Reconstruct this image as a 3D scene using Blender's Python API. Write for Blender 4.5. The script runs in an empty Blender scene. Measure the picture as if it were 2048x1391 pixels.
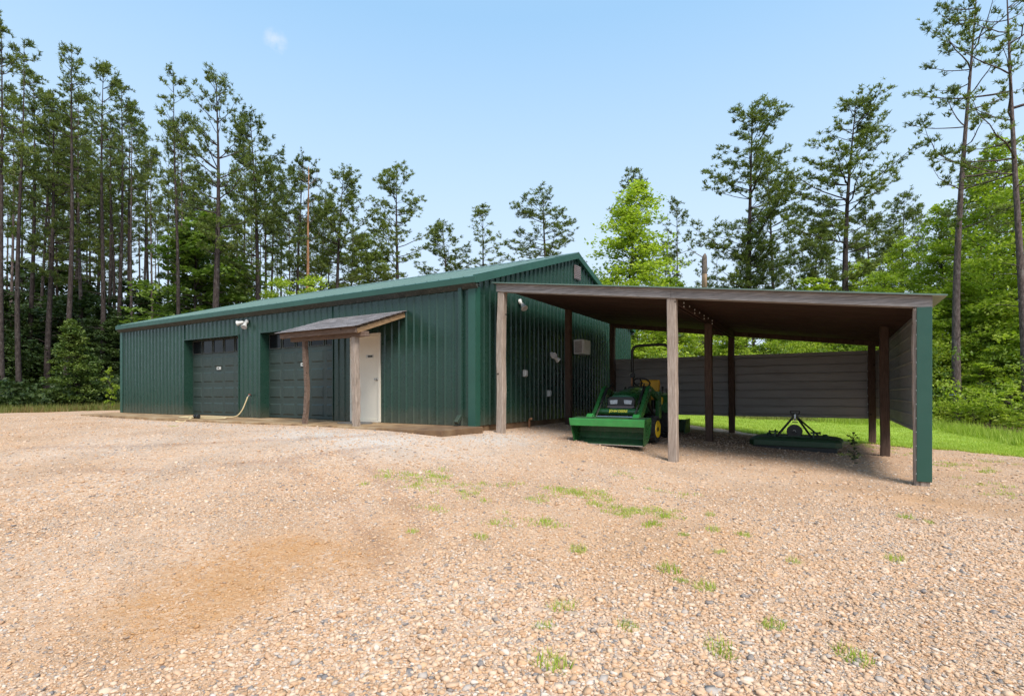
import bpy, math, random
import numpy as np
from mathutils import Vector, Matrix
random.seed(7)
rng = np.random.default_rng(11)
PI = math.pi
sc = bpy.context.scene
COL = sc.collection

# ------------------------------------------------------------------ camera frame
CAM = (5.776, -8.241, 0.62)
F = 1053.0
CA, SA = 0.857, 0.515
def P(px, Z):
    """world x, y of the spot seen in column px at depth Z"""
    X = (px - 1024) / F * Z
    return (CAM[0] + X * CA - Z * SA, CAM[1] + X * SA + Z * CA)

# ------------------------------------------------------------------ terrain
ctl = [(-.2, -1.4, -.055), (-3, -1.5, -.035), (-7, -1.5, -.05), (-13.5, -1.5, -.04), (-15, 4, 0), (-14.5, 9.7, .05), (-7, 9.9, .02),
       (0, 9.7, -.12), (.1, .35, -.12), (.15, 4.2, -.10), (.2, 7, -.14), (-7, 4, -.2),
       (.36, .40, -.15), (3.61, .40, -.49), (6.84, .40, -.56), (3.61, 3.45, -.37), (3.61, 6.5, -.41), (6.84, 3.45, -.51), (6.84, 6.5, -.55),
       (2.3, 2.0, -.31), (5.776, -8.241, -.80), (9, -14, -.9), (-4, -9, -.55), (-16, -8, -.3), (0, -5, -.42)]
for px, Z, z in ((0, 19.4, -.1), (-300, 22, -.05), (2048, 9.36, -.5), (2048, 6, -.62), (1900, 20, -.45), (2100, 22, -.42), (1500, 20, -.35),
                 (1700, 35, -.2), (100, 32, .2), (400, 40, .3), (1300, 40, -.1), (-600, 30, .1)):
    ctl.append(P(px, Z) + (z,))
for k in range(12):
    a = k / 12 * 2 * PI
    ctl.append((150 * math.cos(a), 150 * math.sin(a), .3 + .8 * math.sin(a)))
ctl = np.array(ctl)
def _phi(r2):
    return np.where(r2 > 1e-9, r2 * np.log(np.maximum(r2, 1e-9)) * .5, 0)
def _fit():
    p = ctl[:, :2] / 10
    n = len(p)
    d2 = ((p[:, None] - p[None]) ** 2).sum(-1)
    A = np.zeros((n + 3, n + 3))
    A[:n, :n] = _phi(d2) + np.eye(n) * .02
    A[:n, n] = 1; A[:n, n + 1:] = p
    A[n, :n] = 1; A[n + 1:, :n] = p.T
    return np.linalg.solve(A, np.concatenate([ctl[:, 2], np.zeros(3)]))
_W = _fit()
def Hn(x, y):
    x = np.asarray(x, float); y = np.asarray(y, float)
    s = np.hypot(x, y); k = np.where(s > 140, 140 / np.maximum(s, 1), 1)
    q = np.stack([x * k, y * k], -1) / 10
    p = ctl[:, :2] / 10
    sh = q.shape[:-1]; q = q.reshape(-1, 2)
    out = np.empty(len(q))
    for i in range(0, len(q), 20000):
        c = q[i:i + 20000]
        d2 = ((c[:, None] - p[None]) ** 2).sum(-1)
        out[i:i + 20000] = _phi(d2) @ _W[:len(p)] + _W[len(p)] + c @ _W[len(p) + 1:]
    return out.reshape(sh)
def H(x, y):
    return float(Hn(np.array([x]), np.array([y]))[0])

# ------------------------------------------------------------------ materials
def newmat(name):
    m = bpy.data.materials.new(name); m.use_nodes = True
    nt = m.node_tree; nt.nodes.clear()
    o = nt.nodes.new('ShaderNodeOutputMaterial'); b = nt.nodes.new('ShaderNodeBsdfPrincipled')
    nt.links.new(b.outputs[0], o.inputs[0])
    return m, nt, b
def N(nt, t, **kw):
    n = nt.nodes.new(t)
    for k, v in kw.items():
        if k in n.inputs: n.inputs[k].default_value = v
        else: setattr(n, k, v)
    return n
def ramp(nt, fac, stops, interp='LINEAR'):
    r = nt.nodes.new('ShaderNodeValToRGB'); r.color_ramp.interpolation = interp
    e = r.color_ramp.elements
    while len(e) < len(stops): e.new(.5)
    for el, (p, c) in zip(e, stops):
        el.position = p; el.color = (c[0], c[1], c[2], 1) if hasattr(c, '__len__') else (c, c, c, 1)
    nt.links.new(fac, r.inputs[0]); return r.outputs[0]
def mixc(nt, fac, a, b, mode='MIX'):
    m = nt.nodes.new('ShaderNodeMix'); m.data_type = 'RGBA'; m.blend_type = mode
    for s, v in ((m.inputs[0], fac), (m.inputs[6], a), (m.inputs[7], b)):
        if hasattr(v, 'links') or isinstance(v, bpy.types.NodeSocket): nt.links.new(v, s)
        elif hasattr(v, '__len__'): s.default_value = (v[0], v[1], v[2], 1)
        else: s.default_value = v
    return m.outputs[2]
def mth(nt, op, a, b=0.0, clamp=False):
    m = nt.nodes.new('ShaderNodeMath'); m.operation = op; m.use_clamp = clamp
    for s, v in ((m.inputs[0], a), (m.inputs[1], b)):
        if isinstance(v, bpy.types.NodeSocket): nt.links.new(v, s)
        else: s.default_value = v
    return m.outputs[0]
def coords(nt, scale=(1, 1, 1)):
    tc = nt.nodes.new('ShaderNodeTexCoord'); mp = nt.nodes.new('ShaderNodeMapping')
    mp.inputs['Scale'].default_value = scale
    nt.links.new(tc.outputs['Object'], mp.inputs[0]); return mp.outputs[0]
def noise(nt, vec, scale, detail=4, rough=.6):
    n = N(nt, 'ShaderNodeTexNoise', Scale=scale, Detail=detail, Roughness=rough)
    nt.links.new(vec, n.inputs['Vector']); return n.outputs['Fac']
def bump(nt, b, h, strength=.3, dist=.01):
    n = N(nt, 'ShaderNodeBump', Strength=strength, Distance=dist)
    nt.links.new(h, n.inputs['Height']); nt.links.new(n.outputs[0], b.inputs['Normal'])
def paint(name, c, rough=.45, var=.18, scale=3, metal=0, bmp=.0, spec=.5, stretch=(1, 1, 1), dirt=None):
    m, nt, b = newmat(name)
    v = coords(nt, stretch)
    n = noise(nt, v, scale, 6)
    lo = [x * (1 - var) for x in c]; hi = [min(1, x * (1 + var)) for x in c]
    col = ramp(nt, n, [(.3, lo), (.7, hi)])
    if dirt:
        n3 = noise(nt, v, scale * 4.3, 8, .7)
        col = mixc(nt, ramp(nt, n3, [(.52, 0.0), (.72, dirt[1])]), col, dirt[0])
    nt.links.new(col, b.inputs['Base Color'])
    n2 = noise(nt, v, scale * 6, 4)
    nt.links.new(ramp(nt, n2, [(.3, max(.05, rough - .1)), (.7, min(1, rough + .1))]), b.inputs['Roughness'])
    b.inputs['Metallic'].default_value = metal
    b.inputs['Specular IOR Level'].default_value = spec
    if bmp: bump(nt, b, n2, bmp, .01)
    return m
def splash(m):
    nt = m.node_tree; b = [n for n in nt.nodes if n.type == 'BSDF_PRINCIPLED'][0]
    old = b.inputs['Base Color'].links[0].from_socket
    v = coords(nt); sx = nt.nodes.new('ShaderNodeSeparateXYZ'); nt.links.new(v, sx.inputs[0])
    low = ramp(nt, mth(nt, 'ADD', sx.outputs[2], mth(nt, 'MULTIPLY', noise(nt, v, 3, 7, .7), .5)), [(.22, .5), (.62, 0.0)])
    streak = ramp(nt, noise(nt, coords(nt, (9, 9, .25)), 1.4, 5), [(.5, 0.0), (.8, .22)])
    col = mixc(nt, streak, old, (.035, .065, .052))
    nt.links.new(mixc(nt, low, col, (.10, .085, .06)), b.inputs['Base Color'])
def wood(name, c1, c2, stretch, knots=True):
    m, nt, b = newmat(name)
    v = coords(nt, stretch)
    n = noise(nt, v, 9, 8, .65)
    v0 = coords(nt)
    big = noise(nt, v0, 1.7, 3)
    col = ramp(nt, n, [(.25, [x * .55 for x in c1]), (.45, c1), (.72, c2)])
    col = mixc(nt, ramp(nt, big, [(.35, 0.0), (.75, .45)]), col, [x * .62 for x in c1])
    if knots:
        vo = N(nt, 'ShaderNodeTexVoronoi', Scale=3.4); nt.links.new(v0, vo.inputs['Vector'])
        col = mixc(nt, ramp(nt, vo.outputs['Distance'], [(.06, .9), (.09, 0.0)]), col, (.02, .014, .01))
    nt.links.new(col, b.inputs['Base Color'])
    b.inputs['Roughness'].default_value = .85; b.inputs['Specular IOR Level'].default_value = .2
    bump(nt, b, n, .5, .008)
    return m
def leafmat(name, c_lo, c_hi, trans=.35, rough=.5):
    m, nt, b = newmat(name)
    at = N(nt, 'ShaderNodeAttribute', attribute_name='tone')
    oi = nt.nodes.new('ShaderNodeObjectInfo')
    f = mth(nt, 'ADD', mth(nt, 'MULTIPLY', at.outputs['Fac'], .65), mth(nt, 'MULTIPLY', oi.outputs['Random'], .35))
    col = ramp(nt, f, [(.05, c_lo), (.95, c_hi)])
    nt.links.new(col, b.inputs['Base Color'])
    b.inputs['Roughness'].default_value = rough; b.inputs['Specular IOR Level'].default_value = .25
    t = nt.nodes.new('ShaderNodeBsdfTranslucent')
    nt.links.new(mixc(nt, 1.0, col, (1.0, 1.15, .5), 'MULTIPLY'), t.inputs['Color'])
    mx = nt.nodes.new('ShaderNodeMixShader'); mx.inputs[0].default_value = trans
    out = [n for n in nt.nodes if n.type == 'OUTPUT_MATERIAL'][0]
    nt.links.new(b.outputs[0], mx.inputs[1]); nt.links.new(t.outputs[0], mx.inputs[2]); nt.links.new(mx.outputs[0], out.inputs[0])
    return m
def barkmat(name, c1, c2, lich=.25):
    m, nt, b = newmat(name)
    v = coords(nt, (1, 1, .35)); v1 = coords(nt)
    n = noise(nt, v, 14, 6, .7)
    col = ramp(nt, n, [(.3, [x * .35 for x in c1]), (.5, c1), (.7, c2)])
    l = noise(nt, v1, 2.2, 6, .75)
    col = mixc(nt, ramp(nt, l, [(.56, 0.0), (.7, lich)]), col, (.34, .33, .30))
    nt.links.new(col, b.inputs['Base Color']); b.inputs['Roughness'].default_value = .95
    b.inputs['Specular IOR Level'].default_value = .1
    bump(nt, b, n, .8, .03)
    return m

M = {}
GREEN = (.0135, .042, .030)
M['siding'] = paint('green_siding', GREEN, .30, .10, .8, 0, 0, .5, dirt=((.018, .046, .034), .12))
splash(M['siding'])
M['trim'] = paint('green_trim', (.018, .072, .051), .42, .10, 1.5)
M['roof'] = paint('green_roof', (.098, .158, .132), .42, .14, 1.1, dirt=((.13, .18, .15), .4))
M['soffit'] = paint('soffit_dirty', (.036, .042, .036), .8, .3, 5, dirt=((.22, .2, .17), .5))
M['gdoor'] = paint('garage_door_green', (.024, .040, .034), .5, .08, 2)
M['whitedoor'] = paint('white_door_paint', (.70, .64, .53), .5, .05, 2)
M['white'] = paint('white_plastic', (.7, .7, .68), .45, .06, 8)
M['acwhite'] = paint('bright_white', (.85, .85, .83), .45, .04, 8)
M['offwhite'] = paint('aged_white', (.5, .5, .47), .5, .1, 8)
M['darkglass'] = paint('dark_glass', (.006, .006, .007), .12, .1, 2, spec=.2)
M['black'] = paint('black_plastic', (.012, .012, .012), .5, .2, 8)
M['steel'] = paint('bright_steel', (.55, .55, .54), .3, .1, 10, metal=1)
M['galv'] = paint('galvanised_sheet', (.27, .265, .26), .55, .12, 1.3, metal=.15, stretch=(.4, .4, 3), dirt=((.12, .11, .10), .4))
M['nail_and_light_dot'] = paint('screw_and_light_dot', (.75, .75, .73), .35, .05, 8)
M['wpost'] = wood('weathered_post', (.30, .235, .19), (.46, .385, .325), (7, 7, .6))
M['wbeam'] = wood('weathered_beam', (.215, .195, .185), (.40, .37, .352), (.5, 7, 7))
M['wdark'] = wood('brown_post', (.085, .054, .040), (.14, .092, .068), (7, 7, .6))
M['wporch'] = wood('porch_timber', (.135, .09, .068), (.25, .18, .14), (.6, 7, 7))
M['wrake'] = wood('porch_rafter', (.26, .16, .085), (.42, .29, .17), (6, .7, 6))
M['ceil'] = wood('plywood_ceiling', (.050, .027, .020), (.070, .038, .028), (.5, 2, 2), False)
def shingle():
    m, nt, b = newmat('grey_shingle')
    v = coords(nt)
    br = N(nt, 'ShaderNodeTexBrick', Scale=1.0); nt.links.new(v, br.inputs['Vector'])
    br.inputs['Color1'].default_value = (.16, .145, .15, 1); br.inputs['Color2'].default_value = (.27, .245, .25, 1)
    br.inputs['Mortar'].default_value = (.05, .045, .045, 1); br.inputs['Brick Width'].default_value = .24
    br.inputs['Row Height'].default_value = .14; br.inputs['Mortar Size'].default_value = .008
    n = noise(nt, v, 60, 4)
    nt.links.new(mixc(nt, .5, br.outputs['Color'], ramp(nt, n, [(.3, (.1, .09, .09)), (.7, (.3, .28, .28))])), b.inputs['Base Color'])
    b.inputs['Roughness'].default_value = .95; bump(nt, b, br.outputs['Fac'], .6, -.02)
    return m
M['shingle'] = shingle()
def concrete():
    m, nt, b = newmat('stained_concrete')
    v = coords(nt)
    n = noise(nt, v, 1.9, 7, .7); n2 = noise(nt, v, 9, 6)
    col = ramp(nt, n, [(.34, (.10, .055, .028)), (.5, (.30, .185, .085)), (.66, (.40, .31, .20))])
    col = mixc(nt, ramp(nt, n2, [(.45, 0.0), (.75, .5)]), col, (.2, .15, .1))
    sx = nt.nodes.new('ShaderNodeSeparateXYZ'); nt.links.new(v, sx.inputs[0])
    wet = mth(nt, 'MULTIPLY', mth(nt, 'ADD', mth(nt, 'MULTIPLY', sx.outputs[0], .6), 1.25, True), ramp(nt, noise(nt, v, 1.6, 5), [(.35, .55), (.6, 1.0)]))
    col = mixc(nt, mth(nt, 'MULTIPLY', wet, .85), col, (.095, .048, .024))
    nt.links.new(col, b.inputs['Base Color']); b.inputs['Roughness'].default_value = .85; bump(nt, b, n2, .3, .01)
    return m
M['concrete'] = concrete()
STONE = [(0.0, (.15, .145, .15)), (.06, (.36, .32, .29)), (.12, (.52, .335, .215)), (.30, (.56, .39, .265)), (.46, (.45, .275, .16)),
         (.60, (.58, .43, .315)), (.76, (.50, .30, .165)), (.86, (.37, .215, .12)), (.94, (.60, .51, .43))]
def gravel():
    m, nt, b = newmat('gravel_surface')
    v = coords(nt)
    wob = noise(nt, v, 30, 2)
    vs = []
    for scale, jit in ((38, 0), (85, 1)):
        vo = N(nt, 'ShaderNodeTexVoronoi', Scale=scale); nt.links.new(v, vo.inputs['Vector'])
        ve = N(nt, 'ShaderNodeTexVoronoi', Scale=scale, feature='DISTANCE_TO_EDGE'); nt.links.new(v, ve.inputs['Vector'])
        sep = nt.nodes.new('ShaderNodeSeparateColor'); nt.links.new(vo.outputs['Color'], sep.inputs[0])
        vs.append((sep.outputs[0], ve.outputs['Distance']))
    pick = ramp(nt, noise(nt, v, .8, 4), [(.42, 0.0), (.58, 1.0)])
    col = mixc(nt, pick, ramp(nt, vs[0][0], STONE, 'CONSTANT'), ramp(nt, vs[1][0], STONE, 'CONSTANT'))
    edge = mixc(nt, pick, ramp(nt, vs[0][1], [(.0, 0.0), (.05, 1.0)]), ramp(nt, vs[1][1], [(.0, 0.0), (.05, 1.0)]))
    dirt = ramp(nt, noise(nt, v, 5, 5), [(.3, (.29, .165, .088)), (.7, (.48, .315, .195))])  # colour of the gaps: dirt, with the shade between stones painted in
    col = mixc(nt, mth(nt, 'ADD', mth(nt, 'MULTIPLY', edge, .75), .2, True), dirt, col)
    # fine dust binds the stones in broad pale and orange patches
    d1 = noise(nt, v, .33, 5, .6)
    col = mixc(nt, ramp(nt, d1, [(.42, 0.0), (.66, .5)]), col, (.56, .395, .275))
    d2 = noise(nt, v, .5, 6, .7)
    col = mixc(nt, ramp(nt, d2, [(.46, 0.0), (.66, .65)]), col, (.48, .275, .14))
    fk = ramp(nt, noise(nt, v, 42, 3, .8), [(.57, 0.0), (.66, 1.0)])
    col = mixc(nt, mth(nt, 'MULTIPLY', fk, .8), col, (.17, .115, .08))
    at = N(nt, 'ShaderNodeAttribute', attribute_name='rust')
    nb = ramp(nt, noise(nt, v, 2.2, 7, .72), [(.33, .05), (.55, 1.0)])
    col = mixc(nt, mth(nt, 'MULTIPLY', mth(nt, 'MULTIPLY', at.outputs['Fac'], nb), .72, True), col, (.42, .225, .095))
    al = N(nt, 'ShaderNodeAttribute', attribute_name='lime')
    nl = ramp(nt, noise(nt, v, 3, 6, .7), [(.3, .3), (.6, 1.0)])
    col = mixc(nt, mth(nt, 'MULTIPLY', mth(nt, 'MULTIPLY', al.outputs['Fac'], nl), .9, True), col,
               mixc(nt, .55, ramp(nt, vs[0][0], [(0, (.30, .29, .28)), (.4, (.60, .57, .52)), (.9, (.50, .46, .42))]), (.52, .48, .44)))
    ae = N(nt, 'ShaderNodeAttribute', attribute_name='earth')
    col = mixc(nt, mth(nt, 'MULTIPLY', mth(nt, 'MULTIPLY', ae.outputs['Fac'], nb), .9, True), col, (.19, .10, .066))
    nt.links.new(col, b.inputs['Base Color']); b.inputs['Roughness'].default_value = .92
    b.inputs['Specular IOR Level'].default_value = .2
    hgt = mixc(nt, pick, vs[0][1], vs[1][1])
    bump(nt, b, hgt, .9, .014)
    return m
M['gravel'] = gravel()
def stone():
    m, nt, b = newmat('crushed_stone')
    at = N(nt, 'ShaderNodeAttribute', attribute_name='tone')
    v = coords(nt)
    col = ramp(nt, at.outputs['Fac'], STONE, 'CONSTANT')
    col = mixc(nt, ramp(nt, noise(nt, v, 55, 5), [(.35, 0.0), (.7, .45)]), col, (.60, .44, .31))
    ar = N(nt, 'ShaderNodeAttribute', attribute_name='rust')
    col = mixc(nt, mth(nt, 'MULTIPLY', ar.outputs['Fac'], .85, True), col, (.42, .225, .09))
    nt.links.new(col, b.inputs['Base Color']); b.inputs['Roughness'].default_value = .9; b.inputs['Specular IOR Level'].default_value = .2
    bump(nt, b, noise(nt, v, 160, 4), .4, .004)
    return m
M['stone'] = stone()
M['floor'] = paint('forest_floor', (.13, .088, .05), .95, .5, 1.5, 0, .6, .1, dirt=((.06, .075, .025), .7))
M['lawn'] = paint('lawn_soil', (.24, .34, .05), .95, .3, 2.5, 0, .4, .1)
M['grass'] = leafmat('grass_blade', (.24, .34, .035), (.48, .55, .10), .4)
M['weed'] = leafmat('weed_blade', (.10, .13, .025), (.26, .26, .07), .4)
M['dry'] = leafmat('dry_weed', (.14, .11, .035), (.34, .22, .09), .3)
M['needle'] = leafmat('pine_needle', (.055, .088, .025), (.25, .29, .065), .38)
M['cedar'] = leafmat('cedar_leaf', (.07, .115, .025), (.22, .27, .06), .35)
M['leaf_b'] = leafmat('bright_leaf', (.20, .28, .025), (.52, .60, .085), .48)
M['leaf_m'] = leafmat('mid_leaf', (.07, .13, .025), (.24, .32, .06), .42)
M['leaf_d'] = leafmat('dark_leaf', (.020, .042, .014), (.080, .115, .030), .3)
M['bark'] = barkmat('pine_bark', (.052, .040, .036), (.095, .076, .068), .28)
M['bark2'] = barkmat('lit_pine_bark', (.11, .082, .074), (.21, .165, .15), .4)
M['barkred'] = barkmat('peeled_bark', (.34, .17, .09), (.46, .28, .17), .2)
M['snag'] = barkmat('snag_bark', (.15, .12, .10), (.24, .20, .17), .2)
M['snagwood'] = paint('bare_snag_wood', (.56, .37, .26), .8, .2, 6, stretch=(3, 3, .4))
TG = (.016, .088, .023)
M['tgreen'] = paint('tractor_green', TG, .30, .12, 3)
M['tgreen_lit'] = paint('rim_green_lit', (.036, .25, .056), .40, .2, 4, dirt=((.10, .16, .07), .4))  # lit copy of the darker tractor green; sun on the rim is in the colour
M['tgreen_d'] = paint('bucket_green_worn', (.024, .085, .030), .55, .3, 5, dirt=((.12, .105, .075), .75))
M['tyellow'] = paint('tractor_yellow', (.78, .50, .015), .4, .08, 4)
M['seat'] = paint('seat_vinyl', (.62, .33, .02), .5, .12, 4)
M['rubber'] = paint('tyre_rubber', (.015, .015, .015), .8, .3, 20, bmp=.3)
M['lamp'] = paint('clear_lens', (.42, .43, .45), .2, .35, 60)
M['mower'] = paint('mower_green', (.014, .045, .015), .5, .25, 4, dirt=((.05, .05, .03), .5))
M['hose'] = paint('tan_hose', (.55, .44, .25), .5, .1, 5)
M['mat'] = paint('grey_doormat', (.13, .12, .11), .95, .3, 30, bmp=.4)
M['vent'] = paint('faded_vent', (.19, .15, .15), .7, .15, 8)
M['yellowtext'] = paint('yellow_decal', (.85, .75, .05), .5, .03, 4)
M['red'] = paint('red_lens', (.35, .05, .02), .3, .1, 5)

# ------------------------------------------------------------------ mesh helpers
class MB:
    def __init__(s): s.v = []; s.f = []
    def add(s, v, f):
        o = len(s.v); s.v += [tuple(p) for p in v]; s.f += [tuple(i + o for i in q) for q in f]; return s
    def box(s, x0, x1, y0, y1, z0, z1):
        v = [(x, y, z) for x in (x0, x1) for y in (y0, y1) for z in (z0, z1)]
        return s.add(v, [(0, 1, 3, 2), (4, 6, 7, 5), (0, 4, 5, 1), (2, 3, 7, 6), (0, 2, 6, 4), (1, 5, 7, 3)])
    def bar(s, a, b, w, h, up=(0, 0, 1)):
        a = Vector(a); b = Vector(b); d = (b - a).normalized(); u = Vector(up)
        r = d.cross(u)
        if r.length < 1e-4: r = d.cross(Vector((0, 1, 0)))
        r.normalize(); u = r.cross(d)
        v = [p + r * (w / 2 * i) + u * (h / 2 * j) for p in (a, b) for i, j in ((-1, -1), (1, -1), (1, 1), (-1, 1))]
        return s.add(v, [(3, 2, 1, 0), (4, 5, 6, 7), (0, 1, 5, 4), (1, 2, 6, 5), (2, 3, 7, 6), (3, 0, 4, 7)])
    def tube(s, pts, rad, n=8, cap=True):
        pts = [Vector(p) for p in pts]
        if not hasattr(rad, '__len__'): rad = [rad] * len(pts)
        v = []; f = []; ref = None
        for i, p in enumerate(pts):
            d = (pts[min(i + 1, len(pts) - 1)] - pts[max(i - 1, 0)]).normalized()
            if ref is None:
                ref = d.cross(Vector((.3, .9, .2)));
                if ref.length < .1: ref = d.cross(Vector((1, 0, 0)))
            r = (ref - d * ref.dot(d)).normalized(); ref = r; u = d.cross(r)
            for k in range(n):
                a = 2 * PI * k / n
                v.append(p + (r * math.cos(a) + u * math.sin(a)) * rad[i])
        for i in range(len(pts) - 1):
            for k in range(n):
                f.append((i * n + k, i * n + (k + 1) % n, (i + 1) * n + (k + 1) % n, (i + 1) * n + k))
        if cap: f += [tuple(range(n))[::-1], tuple((len(pts) - 1) * n + k for k in range(n))]
        return s.add(v, f)
    def prism(s, poly, axis, a, b):
        """poly: 2D outline in the other two axes; extruded along axis from a to b (a/b may carry a scale on the outline)"""
        def p3(p, t): return {'x': (t, p[0], p[1]), 'y': (p[0], t, p[1]), 'z': (p[0], p[1], t)}[axis]
        n = len(poly)
        v = [p3(p, a) for p in poly] + [p3(p, b) for p in poly]
        return s.add(v, [tuple(range(n))[::-1], tuple(range(n, 2 * n))] + [(i, (i + 1) % n, n + (i + 1) % n, n + i) for i in range(n)])
    def lathe(s, prof, c, axis='x', n=24):
        """prof: (along, radius) pairs about an axis through c"""
        v = []; f = []
        for a, r in prof:
            for k in range(n):
                t = 2 * PI * k / n; p, q = r * math.cos(t), r * math.sin(t)
                v.append({'x': (c[0] + a, c[1] + p, c[2] + q), 'y': (c[0] + p, c[1] + a, c[2] + q), 'z': (c[0] + p, c[1] + q, c[2] + a)}[axis])
        for i in range(len(prof) - 1):
            for k in range(n): f.append((i * n + k, i * n + (k + 1) % n, (i + 1) * n + (k + 1) % n, (i + 1) * n + k))
        f += [tuple(range(n)), tuple((len(prof) - 1) * n + k for k in range(n))[::-1]]
        return s.add(v, f)
    def post(s, x, y, z0, z1, w, jit=.006, crook=None, n=7, seed=0):
        r = random.Random(seed); v = []; f = []
        c = w * .09; hw = w / 2
        ring = [(-hw + c, -hw), (hw - c, -hw), (hw, -hw + c), (hw, hw - c), (hw - c, hw), (-hw + c, hw), (-hw, hw - c), (-hw, -hw + c)]
        for i in range(n):
            t = i / (n - 1); ox, oy = crook(t) if crook else (0, 0)
            for (a, b) in ring: v.append((x + a + ox + r.uniform(-jit, jit), y + b + oy + r.uniform(-jit, jit), z0 + (z1 - z0) * t))
        for i in range(n - 1):
            for k in range(8): f.append((i * 8 + k, i * 8 + (k + 1) % 8, (i + 1) * 8 + (k + 1) % 8, (i + 1) * 8 + k))
        f += [tuple(range(8))[::-1], tuple((n - 1) * 8 + k for k in range(8))]
        return s.add(v, f)
    def build(s, name, m, parent=None, smooth=False, bevel=0, loc=None):
        me = bpy.data.meshes.new(name); me.from_pydata(s.v, [], s.f); me.validate(); me.update()
        import bmesh
        bm = bmesh.new(); bm.from_mesh(me); bmesh.ops.recalc_face_normals(bm, faces=bm.faces); bm.to_mesh(me); bm.free()
        return link(name, me, m, parent, smooth, bevel, loc)
def link(name, me, m, parent=None, smooth=False, bevel=0, loc=None):
    me.materials.append(m)
    o = bpy.data.objects.new(name, me); COL.objects.link(o)
    if parent: o.parent = parent
    if loc: o.location = loc
    if smooth is True: me.polygons.foreach_set('use_smooth', [True] * len(me.polygons))
    if bevel:
        b = o.modifiers.new('bevel', 'BEVEL'); b.width = bevel; b.segments = 2; b.limit_method = 'ANGLE'; b.angle_limit = .6
    return o
def np_mesh(name, V, k, tone=None, **attrs):
    """faces are consecutive runs of k vertices"""
    me = bpy.data.meshes.new(name); n = len(V); nf = n // k
    me.vertices.add(n); me.vertices.foreach_set('co', np.ascontiguousarray(V, np.float32).ravel())
    me.loops.add(n); me.loops.foreach_set('vertex_index', np.arange(n, dtype=np.int32))
    me.polygons.add(nf); me.polygons.foreach_set('loop_start', np.arange(0, n, k, dtype=np.int32))
    if tone is not None: attrs['tone'] = tone
    for nm, a in attrs.items():
        at = me.attributes.new(nm, 'FLOAT', 'POINT'); at.data.foreach_set('value', np.ascontiguousarray(a, np.float32))
    me.update(calc_edges=True); return me
def grid_mesh(name, V, nu, nv, wrap=False, **attrs):
    me = bpy.data.meshes.new(name)
    i = np.arange(nu - (0 if wrap else 1)); j = np.arange(nv - 1)
    I, J = np.meshgrid(i, j, indexing='ij'); I2 = (I + 1) % nu
    fc = np.stack([I * nv + J, I2 * nv + J, I2 * nv + J + 1, I * nv + J + 1], -1).reshape(-1, 4)
    me.vertices.add(len(V)); me.vertices.foreach_set('co', np.ascontiguousarray(V, np.float32).ravel())
    me.loops.add(fc.size); me.loops.foreach_set('vertex_index', fc.ravel().astype(np.int32))
    me.polygons.add(len(fc)); me.polygons.foreach_set('loop_start', np.arange(0, fc.size, 4, dtype=np.int32))
    for nm, a in attrs.items():
        at = me.attributes.new(nm, 'FLOAT', 'POINT'); at.data.foreach_set('value', np.ascontiguousarray(a, np.float32))
    me.update(calc_edges=True); me.validate(); return me
def tag(o, label=None, cat=None, group=None, kind=None):
    if label: o['label'] = label
    if cat: o['category'] = cat
    if group: o['group'] = group
    if kind: o['kind'] = kind
    return o
def thing(name, label, cat, loc=(0, 0, 0), rz=0, group=None):
    o = bpy.data.objects.new(name, None); COL.objects.link(o)
    o.location = loc; o.rotation_euler = (0, 0, rz); o.empty_display_size = .2
    return tag(o, label, cat, group)
def copy_tree(o, parent=None):
    c = o.copy(); COL.objects.link(c)
    if parent: c.parent = parent
    for ch in list(o.children): copy_tree(ch, c)
    return c

# ------------------------------------------------------------------ ground, gravel yard, lawn
TH = np.radians([-180, -130, -90, -62, -53.5, -44.2, -36.7, -20, 0, 8, 12.7, 18.2, 22.1, 34.3, 38.8, 44.2, 52, 70, 110, 150, 180])
RR = np.array([15, 17, 24, 30, 30, 27, 25.6, 22, 19, 18.5, 18.3, 16.6, 15.8, 14.8, 14.1, 13.1, 12.6, 12, 13, 15, 15])
def Rg(th): return np.interp(th, TH, RR) + .18 * np.sin(th * 37) + .12 * np.sin(th * 83 + 1) + .06 * np.sin(th * 190)
def to_world(th, r):
    X = r * np.sin(th); Z = r * np.cos(th)
    return CAM[0] + X * CA - Z * SA, CAM[1] + X * SA + Z * CA
def blob(x, y, c, sx, sy, rot=0):
    dx, dy = x - c[0], y - c[1]; ca, sa = math.cos(rot), math.sin(rot)
    u, v = (dx * ca + dy * sa) / sx, (-dx * sa + dy * ca) / sy
    return np.exp(-(u * u + v * v))
def rust_at(x, y):
    r = 1.5 * blob(x, y, P(465, 3.55), .50, .62, .5) + 1.1 * blob(x, y, P(330, 3.0), .34, .28) + .9 * blob(x, y, P(600, 4.0), .35, .3) + .55 * blob(x, y, P(760, 4.0), .3, .7, .6) \
        + .5 * blob(x, y, P(1900, 6.0), .6, .4) + .35 * blob(x, y, P(1250, 4.5), 1.5, 1.2)
    return np.clip(r, 0, 1)
def track_at(x, y):
    out = np.zeros_like(x)
    for pts, w_ in (TRACKS):
        for (a_, b_) in zip(pts, pts[1:]):
            dx, dy = b_[0] - a_[0], b_[1] - a_[1]; L2 = dx * dx + dy * dy
            t_ = np.clip(((x - a_[0]) * dx + (y - a_[1]) * dy) / L2, 0, 1)
            d2 = (x - a_[0] - t_ * dx) ** 2 + (y - a_[1] - t_ * dy) ** 2
            out = np.maximum(out, np.exp(-d2 / (w_ * w_)))
    return out
TRACKS = [([P(560, 7.0), P(640, 5.9), P(700, 5.0), P(745, 4.3), P(775, 3.8)], .12), ([P(690, 7.6), P(760, 6.2), P(810, 5.2), P(850, 4.4)], .10),
          ([P(60, 8.3), P(250, 8.2), P(450, 8.4), P(640, 8.6), P(850, 9.2)], .14), ([P(120, 6.6), P(330, 6.5), P(560, 7.0), P(760, 7.9)], .12)]
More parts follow.
